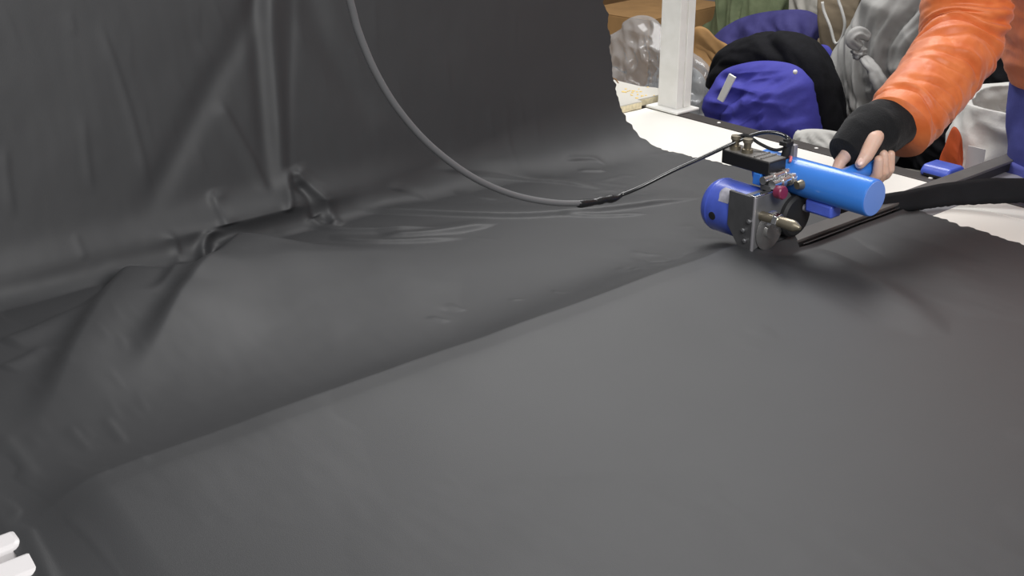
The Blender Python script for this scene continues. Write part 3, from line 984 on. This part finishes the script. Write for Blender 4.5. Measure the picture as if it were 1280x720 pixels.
arm_e = np.array([1.83, 1.050, 1.050])
sh_r = np.array([1.985, 1.105, 1.315])
sh_l = np.array([2.085, 0.715, 1.335])
el_l = np.array([2.05, 0.62, 1.085])
wr_l = np.array([1.895, 0.735, 0.905])
body = MB()
body.chain([wrist, (wrist + arm_e) / 2, arm_e, (arm_e + sh_r) / 2, sh_r], [.026, .036, .040, .045, .055])
body.chain([wr_l, (wr_l + el_l) / 2, el_l, (el_l + sh_l) / 2, sh_l], [.026, .036, .040, .045, .055])
pel = np.array([2.17, 0.868, 0.82])
chest = np.array([2.10, 0.90, 1.22])
body.chain([pel + [0, .07, 0], chest + [0, .08, 0]], [.11, .10])
body.chain([pel - [0, .07, 0], chest - [0, .08, 0]], [.11, .10])
body.chain([pel, (pel + chest) / 2, chest], [.12, .11, .115])
body.chain([sh_r, chest + [0, 0, .08], sh_l], [.055, .07, .055])
nk = np.array([2.055, 0.91, 1.375])
hc = np.array([2.005, 0.915, 1.50])
body.chain([chest + [0, 0, .07], nk, hc - [0, 0, .03]], [.075, .052, .055])
body.ball(hc + [0.012, 0, 0.022], (.092, .074, .100), 24, 16)
body.ball(hc + [-0.022, 0, -0.045], (.058, .056, .062), 20, 12)
body.chain([hc + [-0.075, 0, 0.018], hc + [-0.098, 0, -0.022]], [.010, .0155])        # nose
body.chain([hc + [-0.076, -.02, -0.056], hc + [-0.081, 0, -0.055], hc + [-0.076, .02, -0.056]], [.006, .008, .006])   # lips
body.chain([hc + [-0.066, -.014, -0.088], hc + [-0.066, .014, -0.088]], [.016, .016])  # chin
for sg_ in (-1, 1):
    body.ball(hc + [0.012, sg_ * .077, -0.01], (.017, .009, .030), 12, 8)
    body.ball(hc + [-0.070, sg_ * .032, 0.012], (.014, .014, .010), 12, 8)
    hip = pel + [0.0, sg_ * .09, -0.06]
    kne = np.array([2.15, 0.865 + sg_ * .10, 0.45])
    ank = np.array([2.19, 0.865 + sg_ * .11, 0.085])
    body.chain([hip, kne, (kne + ank) / 2 + [.01, 0, .04], ank], [.085, .056, .052, .036])
    body.chain([ank + [.02, 0, -.045], ank + [-.13, 0, -.055]], [.034, .026])
# the other hand, closed on the strip
for k in range(4):
    b0 = wr_l + np.array([-.030, .004 - .017 * k + .02, -.010])
    body.chain([wr_l + np.array([0, .008 - .006 * k, 0]), b0, b0 + [-.012, .006, -.030], b0 + [.010, .008, -.046]], [.018, .0095, .0085, .0075])
body.chain([wr_l, wr_l + np.array([-.012, .038, -.015]), wr_l + np.array([-.022, .034, -.042])], [.018, .011, .008])
bo = remeshed('body', body, 0.006, M['skin'], person, 3)
ho = remeshed('hand_tmp', hand, 0.0014, M['skin'], person, 5)
# join the finely built hand into the same body mesh
bmj = bmesh.new()
bmj.from_mesh(bo.data)
bmj.from_mesh(ho.data)
bmj.to_mesh(bo.data)
bmj.free()
bo.data.polygons.foreach_set('use_smooth', [True] * len(bo.data.polygons))
bpy.data.objects.remove(ho)
tag(bo, 'bare hand with the thumb over the handle')
# thumb nail and finger nails
nd = Vector(T3 - T2).normalized()
mb = MB()
nn = (Vector(CAM) - Vector(T3)).normalized() + Vector((0.3, 0, 0.5))
nn = (nn - nd * nn.dot(nd)).normalized()
nc = Vector(T3) - nd * 0.001 + nn * 0.0072
mb.ball((0, 0, 0), (.0055, .0075, .0022), 14, 8)
q_ = Matrix((nd.cross(nn), nd, nn)).transposed()
mb.v = [tuple(nc + q_ @ Vector(p)) for p in mb.v]
obj('thumb_nail', mb, M['nail'], person, smooth=180)
for sg_ in (-1, 1):
    obj('eye', MB().ball(hc + [-0.079, sg_ * .032, 0.012], (.007, .012, .006), 12, 8), M['shoe'], person)


# clothing as swept sleeves with creases
def sleeve_mesh(mb, path, rad, n=72, m=150, amp=0.006, seed=0.0, freq=16.0, flat=1.0, skew=1.5, creases=(), frame=None):
    P = spline(path, m)
    rr = np.interp(np.linspace(0, 1, m), np.linspace(0, 1, len(rad)), rad)
    t = np.gradient(P, axis=0)
    t /= np.linalg.norm(t, axis=1)[:, None]
    u = np.cross(t[0], [0, 0, 1.0]) if frame is None else np.array(frame, float)
    u = u - t[0] * (u @ t[0])
    u /= np.linalg.norm(u)
    arc = np.concatenate([[0], np.cumsum(np.linalg.norm(np.diff(P, axis=0), axis=1))])
    out = []
    th = np.linspace(0, 2 * math.pi, n, endpoint=False)
    for i in range(m):
        u = u - t[i] * (u @ t[i])
        u /= np.linalg.norm(u)
        w = np.cross(t[i], u)
        dirs = np.cos(th)[:, None] * u + np.sin(th)[:, None] * w * flat
        sx = arc[i]
        q = np.stack([np.cos(th) * 1.1 + seed, np.sin(th) * 1.1, np.full(n, sx * freq) + skew * 0.35 * np.sin(th + seed)], -1)
        e = 0.55 * (ridged(q, 3) - 0.6) + 0.9 * (np.minimum(np.abs(noise(q * 0.62 + 40)) * 2.6, 1.0) - 0.55)
        q2 = np.stack([np.cos(th) * 0.8 + seed + 5, np.sin(th) * 0.8, np.full(n, sx * freq * 0.33)], -1)
        e2 = noise(q2)
        end = min(1.0, i / 6.0) * min(1.0, (m - 1 - i) / 6.0)
        r = rr[i] + (amp * e + amp * 0.9 * e2) * (0.3 + 0.7 * end)
        for (sk, tilt, phi, wid, dep, span) in creases:
            dth = (th - phi + math.pi) % (2 * math.pi) - math.pi
            win = np.exp(-(dth / span) ** 2)
            ds = sx - sk - tilt * dth - 0.006 * np.sin(dth * 3 + sk * 90)
            r = r - dep * win * (np.exp(-(ds / wid) ** 2) - 0.55 * np.exp(-((ds - 2.1 * wid) / (1.5 * wid)) ** 2)) * end
        out.append(P[i] + dirs * r[:, None])
    mb.rings(out)
    return mb


jk = MB()
fa = arm_e - wrist
rc_ = np.random.RandomState(4)
CREASE = []
for k in range(30):                                   # angle 0 faces the viewer
    CREASE.append((rc_.uniform(0.03, 0.50), rc_.normal(0.016, 0.010), rc_.uniform(-1.6, 1.6), rc_.uniform(0.0028, 0.0060), rc_.uniform(0.0015, 0.0040), rc_.uniform(0.4, 1.1)))
CREASE += [(0.255, 0.030, 0.2, 0.009, 0.013, 1.3), (0.285, 0.022, 0.5, 0.008, 0.010, 1.0), (0.232, 0.034, 0.6, 0.007, 0.008, 0.9),
           (0.315, 0.010, -0.3, 0.008, 0.007, 1.0), (0.19, 0.02, -0.6, 0.006, 0.005, 0.8), (0.15, 0.018, 0.1, 0.006, 0.004, 1.0), (0.028, 0.0, 0.0, 0.004, 0.0045, 2.5)]
sleeve_mesh(jk, [wrist - fa * 0.06 + [.002, -.004, -.004], wrist + fa * 0.3 + [0, -.010, 0], wrist + fa * 0.7 + [0, -.014, 0], arm_e + [0.012, -.010, 0.012], arm_e + (sh_r - arm_e) * 0.35, arm_e + (sh_r - arm_e) * 0.7, sh_r, sh_r * .55 + (chest + [-.01, 0, .10]) * .45, chest + [-.02, 0, .12]],
            [.056, .061, .068, .073, .070, .073, .082, .088, .080], n=150, m=340, amp=0.0045, seed=1.3, freq=16, creases=CREASE, frame=CAM - arm_e)
sleeve_mesh(jk, [wr_l + (el_l - wr_l) * 0.2, (wr_l + el_l) / 2, el_l, (el_l + sh_l) / 2, sh_l, sh_l * .55 + (chest + [-.01, 0, .10]) * .45, chest + [-.02, 0, .12]], [.056, .066, .074, .078, .084, .088, .080], amp=0.007, seed=4.3)
# torso of the jacket
tor = []
zz = np.linspace(0.945, 1.40, 90)
th = np.linspace(0, 2 * math.pi, 120, endpoint=False)
for i, z in enumerate(zz):
    f = (z - 0.945) / 0.455
    cx = np.interp(f, [0, .6, 1], [2.155, 2.115, 2.065])
    cy = np.interp(f, [0, .6, 1], [0.872, 0.892, 0.91])
    rx = np.interp(f, [0, .1, .5, .8, .93, 1], [.150, .162, .160, .135, .100, .070])
    ry = np.interp(f, [0, .1, .5, .8, .93, 1], [.222, .235, .236, .215, .140, .075])
    q = np.stack([np.cos(th) * 1.6, np.sin(th) * 1.6, np.full(120, z * 15.0)], -1)
    e = 0.010 * (ridged(q, 3) - 0.6) + 0.010 * noise(q * 0.5 + 3)
    tor.append(np.stack([cx + np.cos(th) * (rx + e), cy + np.sin(th) * (ry + e), np.full(120, z)], -1))
jk.rings(tor)
obj('jacket', jk, M['orange'], person, smooth=180)
# collar
obj('collar', MB().tube([nk + 0.07 * np.array([math.cos(a_), math.sin(a_), 0.15 * math.cos(a_)]) for a_ in np.linspace(0, 6.2, 30)], 0.024, 12), M['orange'], person, smooth=180)
# black knit cuffs reaching over the back of the hand
cf = MB()
kc = np.array(ring_pt(20.6, 57, .037))
sleeve_mesh(cf, [wrist + fa * 0.10, wrist + fa * 0.02, wrist * 0.72 + kc * 0.28 + np.array([0, .002, .003]), wrist * 0.3 + kc * 0.7 + np.array([-.004, .003, .004]), kc + np.array([-.026, .004, -.010])],
            [.041, .043, .045, .040, .031], n=64, m=90, amp=0.0022, seed=2.2, freq=30)
obj('knit_cuff', cf, M['black_knit'], person, smooth=180)
cf = MB()
sleeve_mesh(cf, [wr_l + (el_l - wr_l) * 0.4, wr_l + (el_l - wr_l) * 0.05], [.048, .044], n=40, m=40, amp=0.002, seed=6.2)
obj('knit_cuff', cf, M['black_knit'], person, smooth=180)
# trousers
tr = MB()
sleeve_mesh(tr, [pel + [-.01, .02, .19], pel + [-.005, .012, .06], pel + [0, 0, -.10]], [.158, .160, .150], n=80, m=60, amp=0.006, seed=8, freq=9)
tr.v = [((p[0] - pel[0]) * 0.82 + pel[0], (p[1] - pel[1]) * 1.33 + pel[1], p[2]) for p in tr.v]
for sg_ in (-1, 1):
    hip = pel + [0.0, sg_ * .10, -0.03]
    kne = np.array([2.15, 0.865 + sg_ * .11, 0.45])
    ank = np.array([2.185, 0.865 + sg_ * .115, 0.07])
    sleeve_mesh(tr, [hip, kne, ank], [.112, .090, .075], n=60, m=80, amp=0.006, seed=9 + sg_, freq=10)
obj('trousers', tr, M['trousers'], person, smooth=180)
for sg_ in (-1, 1):
    sh = MB()
    a0 = np.array([2.215, 0.865 + sg_ * .115, 0.045])
    sh.chain([a0, a0 + [-.07, 0, 0], a0 + [-.17, sg_ * .01, -.008]], [.044, .044, .034])
    obj('shoe', sh, M['shoe'], person, smooth=180)
hr = MB()
hr.ball(hc + [0.026, 0, 0.040], (.095, .084, .100), 24, 16)
hr.chain([hc + [0.085, 0, 0.02], hc + [0.11, 0, -0.03]], [.045, .035])
remeshed('hair', hr, 0.007, M['hair'], person, 2)


# ================================================================== HEAP BEHIND THE TABLE
def outline(pts, X0, tilt=0.0, z0=0.5):
    """picture points or ('w', y, z) to points on the leaning plane x = X0 + tilt*(z - z0)"""
    out = []
    for p in pts:
        if p[0] == 'w':
            out.append(np.array([X0 + tilt * (p[2] - z0), p[1], p[2]]))
        else:
            d = sight(*p)
            t = (X0 + tilt * (CAM[2] - z0) - CAM[0]) / (d[0] - tilt * d[2])
            out.append(CAM + d * t)
    return out


def cloth_heap(name, m, pts, X0, thick, seed, amp=0.02, freq=8.0, stretch=(1, 1, 1), tilt=0.0, parent=None, back=0.6, centre=None, fine=0.0, na=260, nr=100, ang=0.9, aniso=2.6, flip=1):
    P = spline(outline(pts, X0, tilt), na, closed=True)
    c = P.mean(0) if centre is None else outline([centre], X0, tilt)[0]
    rho = np.linspace(0, 1, nr) ** 0.8
    V, Q = [], []
    ofs = 0
    for sgn, tk in ((-1, thick), (1, thick * back)):
        G = c + rho[:, None, None] * (P - c)[None]
        h = tk * np.sqrt(np.clip(1 - rho ** 2.6, 0, 1))[:, None] * np.ones((1, na))
        ca_, sa_ = math.cos(ang), math.sin(ang)
        gy, gz = G[..., 1] * stretch[1], G[..., 2] * stretch[2]
        w1 = noise(np.stack([gy * 3.1 + seed, gz * 3.1, gy * 0 + seed * 2.2], -1)) * 0.13
        w2 = noise(np.stack([gy * 3.1 + seed + 9, gz * 3.1 + 4, gy * 0 + seed * 1.2], -1)) * 0.13
        gy, gz = gy + w1, gz + w2
        N = np.stack([(ca_ * gy + sa_ * gz) * freq / aniso, (-sa_ * gy + ca_ * gz) * freq, gy * 0 + seed * 3.7], -1)
        bil = np.minimum(np.abs(noise(N * 1.0 + 3.0)) * 2.4, 1.0) - 0.5
        N2 = np.stack([(sa_ * gy + ca_ * gz) * freq / aniso, (ca_ * gy - sa_ * gz) * freq * 1.6, gy * 0 + seed * 1.7 + 50], -1)
        e = 0.75 * bil + 0.55 * (ridged(N2, 2) - 0.62) + 0.25 * (ridged(N * 2.3 + 8, 2) - 0.6)
        e = e * flip
        if fine:
            e = e + flip * fine * 0.6 * (np.abs(noise(N * 3.3 + 21)) * 2 - 0.5)
        e2 = noise(N * 0.33 + 12)
        fall = np.sqrt(np.clip(1 - rho ** 4, 0, 1))[:, None]
        G = G.copy()
        G[..., 0] += sgn * (h + (amp * e + amp * 0.8 * e2) * fall)
        # wrinkles nudge the outline too
        G[..., 2] += 0.25 * amp * e * fall
        G[..., 2] = np.maximum(G[..., 2], 0.002)
        V.append(G.reshape(-1, 3))
        I = np.arange(nr * na).reshape(nr, na) + ofs
        J = np.roll(I, -1, 1)
        q = np.stack([I[:-1], J[:-1], J[1:], I[1:]], -1).reshape(-1, 4)
        Q.append(q if sgn < 0 else q[:, ::-1])
        ofs += nr * na
    return np_mesh(name, np.concatenate(V), np.concatenate(Q), m, parent)


def wrapped_tube(name, m, pix, X0, rad, seed, amp=0.015, freq=10.0, flat=0.8, parent=None):
    P = spline(outline(pix, X0), 120)
    mb = MB()
    sleeve_mesh(mb, P, rad, n=56, m=120, amp=amp, seed=seed, freq=freq, flat=flat)
    mb.v = [(x, y, max(z, 0.003)) for x, y, z in mb.v]
    return obj(name, mb, m, parent, smooth=180)


# cardboard boxes at the far left
def carton(name, c, sx, sy, z0, z1, rot, m, label):
    t = thing(name, (c[0], c[1], z0), label, 'box', 'cardboard boxes behind the plastic bag')
    rm = Matrix.Rotation(rot, 3, 'Z')
    cc = Vector((c[0], c[1], 0))

    def put(nm, a, b, mm, bev=0.003):
        mb = MB().box(a, b)
        mb.v = [tuple(cc + rm @ Vector(p)) for p in mb.v]
        return obj(nm, mb, mm, t, bevel=bev)
    put('carton_body', (-sx / 2, -sy / 2, z0), (sx / 2, sy / 2, z1 - 0.004), m)
    put('flap', (-sx / 2, -sy / 2, z1 - 0.004), (-0.002, sy / 2, z1), m, 0.001)
    put('flap', (0.002, -sy / 2, z1 - 0.004), (sx / 2, sy / 2, z1), m, 0.001)
    put('tape_band', (-0.025, -sy / 2 - 0.001, z0 + 0.3 * (z1 - z0)), (0.025, -sy / 2 + 0.002, z1), M['beige'], 0)
    return t


ca = at_x(755, 17, 3.10)
carton('cardboard_box', (3.36, ca[1] - 0.02), 0.50, 0.34, 0.0, ca[2], 0.10, M['cardboard'], 'lower tan cardboard box half hidden by the clear plastic bag')
cb = at_x(780, 0, 3.75)
carton('cardboard_box', (3.80, cb[1] + 0.04), 0.36, 0.42, 0.0, cb[2] + 0.10, -0.05, M['cardboard_dark'], 'darker brown cardboard box standing at the back wall behind the tan one')

bag = cloth_heap('plastic_bag', M['film'], [(744, 66), (752, 52), (770, 40), (779, 34), (785, 24), (800, 19), (816, 22), (828, 34), (836, 46), (852, 56), (872, 70), (886, 84), (893, 108), (897, 148),
                                            ('w', 2.02, 0.30), ('w', 2.05, 0.0), ('w', 2.35, 0.0), ('w', 2.50, 0.02), ('w', 2.56, 0.30), (760, 92)], 2.62, 0.08, 3, amp=0.045, freq=7.5, fine=1.1, aniso=1.6, flip=-1)
tag(bag, 'clear crumpled plastic bag behind the foot of the white post', 'bag')
cl = cloth_heap('bag_filling', M['purple_fabric'], [(852, 82), (872, 88), (884, 110), (888, 150), ('w', 2.08, 0.10), ('w', 2.20, 0.01), ('w', 2.42, 0.05), (800, 130), (830, 100)], 2.64, 0.04, 5, amp=0.02)
cl.data.materials[0] = M['sheet']
tag(cl, 'grey stuffing inside the clear plastic bag', 'filling')

tag(cloth_heap('brown_paper', M['cardboard'], [(858, 70), (862, 42), (872, 33), (884, 36), (896, 48), (912, 58), (916, 72), ('w', 2.20, 0.40), ('w', 2.15, 0.0), ('w', 2.45, 0.0), ('w', 2.42, 0.4)], 2.80, 0.05, 8, amp=0.03, freq=7), 'crumpled brown packing paper between the plastic bag and the black garment', 'paper')
tag(cloth_heap('green_cloth', M['green_fabric'], [(878, 46), (893, 22), (900, 0), (905, -40), (960, -50), (985, -10), (975, 18), (950, 30), (930, 40), ('w', 2.36, 0.3), ('w', 2.30, 0.0), ('w', 2.75, 0.0), ('w', 2.72, 0.35)], 3.42, 0.08, 9, amp=0.04, freq=6, stretch=(1, 1.4, 0.8)), 'olive green cloth bundle at the top of the heap', 'cloth')
tag(cloth_heap('purple_sack', M['purple_fabric'], [(893, 48), (915, 28), (945, 17), (985, 12), (1012, 14), (1028, 26), (1026, 45), (1018, 70), ('w', 1.95, 0.4), ('w', 1.92, 0.0), ('w', 2.45, 0.0), ('w', 2.45, 0.45), (900, 70)], 3.12, 0.12, 10, amp=0.03, freq=7, fine=0.3), 'dark purple blue cloth bundle under the green cloth', 'cloth')
tag(cloth_heap('pale_cloth', M['pale'], [(962, 14), (975, -10), (1000, -40), (1040, -30), (1036, 10), (1026, 22), (1000, 16), ('w', 2.1, 0.45), ('w', 2.1, 0.0), ('w', 2.5, 0.0), ('w', 2.45, 0.45)], 3.72, 0.07, 11, amp=0.03), 'pale grey cloth at the very top of the heap', 'cloth')
bg_ = thing('beige_cloth', tuple(at_x(1045, 40, 2.95) * [1, 1, 0]), 'beige cloth with white piping hanging at the top beside the pale sheet', 'cloth')
cloth_heap('cloth_body', M['beige'], [(1024, 10), (1032, -30), (1080, -40), (1072, 20), (1062, 50), (1040, 58), (1026, 60), ('w', 1.85, 0.35), ('w', 1.8, 0.0), ('w', 2.05, 0.0), ('w', 2.05, 0.35)], 2.95, 0.05, 12, amp=0.02, parent=bg_)
pp = [at_x(*p, 2.885) for p in ((1028, 2), (1030, 14), (1038, 34), (1044, 54), (1052, 48), (1056, 30), (1052, 12), (1048, 0), (1046, -20))]
obj('piping', MB().tube(spline(pp, 50), 0.0045, 8), M['white_cloth'], bg_, smooth=180)

bj = thing('blue_jacket', tuple(at_x(960, 160, 2.5) * [1, 1, 0]), 'bright blue jacket with a pale reflective stripe heaped just behind the table edge', 'jacket')
cloth_heap('jacket_cloth', M['blue_fabric'], [(890, 160), (891, 118), (898, 96), (912, 84), (950, 76), (990, 80), (1010, 96), (1019, 124), (1024, 168), ('w', 1.66, 0.30), ('w', 1.62, 0.0), ('w', 2.12, 0.0), ('w', 2.08, 0.30)], 2.42, 0.09, 14, amp=0.065, freq=7.0, stretch=(1, 1.0, 0.9), fine=0.15, ang=2.0, aniso=3.0, parent=bj, centre=(955, 150))
st = outline([(911, 92), (919, 97), (903, 128), (896, 124)], 2.300)
mb = MB().prism([tuple(p) for p in st], (0.006, 0, 0))
obj('reflective_stripe', mb, M['stripe'], bj, bevel=0.001)
pb = outline([(994, 90)], 2.335)[0]
obj('snap_button', MB().ball(tuple(pb), .006, 10, 8), M['rivet'], bj)

bgm = wrapped_tube('black_garment', M['black_garment'], [(893, 108), (902, 88), (920, 74), (950, 66), (985, 66), (1008, 82), (1022, 108), (1030, 140), (1034, 180), (1036, 240)], 2.54, [.03, .05, .055, .06, .062, .06, .055, .055, .055, .05], 3.0, amp=0.014, freq=7, flat=0.9)
tag(bgm, 'black knitted garment draped in an arch over the blue jacket', 'garment')
tag(cloth_heap('blue_scrap', M['blue_fabric'], [(1008, 62), (1020, 56), (1036, 58), (1042, 74), (1040, 96), ('w', 1.82, 0.4), ('w', 1.80, 0.0), ('w', 1.95, 0.0), ('w', 1.95, 0.4)], 2.72, 0.04, 15, amp=0.015), 'small bright blue cloth showing behind the right of the black garment', 'cloth')

ws = thing('sheet_bundle', tuple(at_x(1090, 100, 2.6) * [1, 1, 0]), 'tall knotted bundle of thin greyish white sheeting standing beside the black garment', 'bundle')
cloth_heap('sheeting', M['sheet'], [(1041, 100), (1044, 64), (1056, 44), (1070, 22), (1084, -10), (1110, -60), (1180, -60), (1176, 30), (1150, 90), (1120, 150), (1108, 215), ('w', 1.50, 0.30), ('w', 1.45, 0.0), ('w', 1.92, 0.0), ('w', 1.88, 0.3), (1052, 170)], 2.72, 0.10, 16, amp=0.05, freq=9.0, fine=0.4, ang=1.25, aniso=3.5, parent=ws)
kp = at_x(1074, 66, 2.58)
kn = MB()
kn.ball((0, 0, 0), (.019, .022, .019), 36, 24)
kv = np.array(kn.v)
kv = kv * (1 + 0.7 * (ridged(kv * 44 + 4, 2) - 0.6))[:, None] + kp
kn.v = [tuple(p) for p in kv]
obj('knot', kn, M['sheet'], ws, smooth=180)
ear = [at_x(1076, 60, 2.58), at_x(1066, 50, 2.57), at_x(1074, 42, 2.58), at_x(1086, 48, 2.60)]
mb = MB()
sleeve_mesh(mb, ear, [.011, .016, .015, .010], n=24, m=30, amp=0.006, seed=3)
obj('knot_end', mb, M['sheet'], ws, smooth=180)
tail = [at_x(1080, 74, 2.58), at_x(1090, 88, 2.57), at_x(1100, 106, 2.57), at_x(1108, 126, 2.59)]
mb = MB()
sleeve_mesh(mb, tail, [.014, .018, .021, .015], n=24, m=40, amp=0.006, seed=5)
obj('knot_end', mb, M['sheet'], ws, smooth=180)

tag(cloth_heap('white_rag', M['white_cloth'], [(992, 172), (1000, 163), (1020, 161), (1044, 164), (1060, 170), (1074, 186), ('w', 1.45, 0.55), ('w', 1.42, 0.0), ('w', 1.75, 0.0), ('w', 1.72, 0.5)], 2.20, 0.05, 18, amp=0.035, freq=14, fine=0.6), 'off white rag heaped low against the dark table edge', 'rag')
tag(cloth_heap('black_sack', M['black_garment'], [(1098, 130), (1102, 100), (1122, 66), (1150, 30), (1200, -10), (1262, -30), (1300, 60), (1290, 140), (1240, 190), ('w', 1.20, 0.3), ('w', 1.15, 0.0), ('w', 1.62, 0.0), ('w', 1.62, 0.4), (1090, 200)], 3.15, 0.07, 20, amp=0.03), 'black cloth sack in the gap behind the orange sleeve', 'sack')
tag(cloth_heap('orange_cloth', M['orange_cloth'], [(1192, 158), (1202, 172), (1202, 205), ('w', 1.13, 0.5), ('w', 1.11, 0.0), ('w', 1.25, 0.0), ('w', 1.23, 0.5), (1174, 214), (1182, 180)], 2.26, 0.02, 21, amp=0.012), 'narrow orange cloth squeezed between the black and the white sack', 'cloth')

# white woven sack with its mouth rolled down
sk = thing('woven_sack', (2.46, 1.16, 0), 'white woven sack with a turned down rim standing behind the table beside the worker', 'sack')


def sack_rings(zs, rxs, rys, amp, seed, n=120):
    out = []
    th = np.linspace(0, 2 * math.pi, n, endpoint=False)
    for z, rx, ry in zip(zs, rxs, rys):
        q = np.stack([np.cos(th) * 2.4 + seed, np.sin(th) * 2.4, np.full(n, z * 16.0)], -1)
        e = amp * (ridged(q, 3) - 0.6) + amp * noise(q * 0.5)
        out.append(np.stack([2.46 + np.cos(th) * (rx + e), SKY + np.sin(th) * (ry + e), z + 0.15 * e + 0.006 * np.sin(th * 3 + seed)], -1))
    return out


zt_ = at_x(1240, 116, 2.46)[2]
SKY = at_x(1196, 150, 2.46)[1] - 0.222
prof_b = [(0.01, .15, .19), (0.1, .165, .21), (0.35, .165, .205), (0.5, .155, .19), (0.62, .15, .185), (zt_ - .03, .15, .185)]
z_ = np.linspace(0.012, zt_ - .03, 60)
obj('sack_body', MB().rings(sack_rings(z_, np.interp(z_, [p[0] for p in prof_b], [p[1] for p in prof_b]), np.interp(z_, [p[0] for p in prof_b], [p[2] for p in prof_b]), 0.012, 2.0), cap=False), M['sack'], sk, smooth=180)
tcol = np.linspace(0, 1, 46)
zc = np.interp(tcol, [0, .3, .5, 1], [zt_ - .06, zt_ - 0.004, zt_, zt_ - .155])
rc = np.interp(tcol, [0, .3, .5, .6, .85, .97, 1], [.135, .15, .166, .176, .190, .186, .172])
obj('rolled_rim', MB().rings(sack_rings(zc, rc, rc + 0.03, 0.010, 5.0), cap=False), M['sack'], sk, smooth=180)
tg = at_x(1222, 200, 2.28)
obj('paper_tag', MB().box((2.268, tg[1] - .02, tg[2] - .03), (2.270, tg[1] + .02, tg[2] + .03)), M['rivet'], sk)
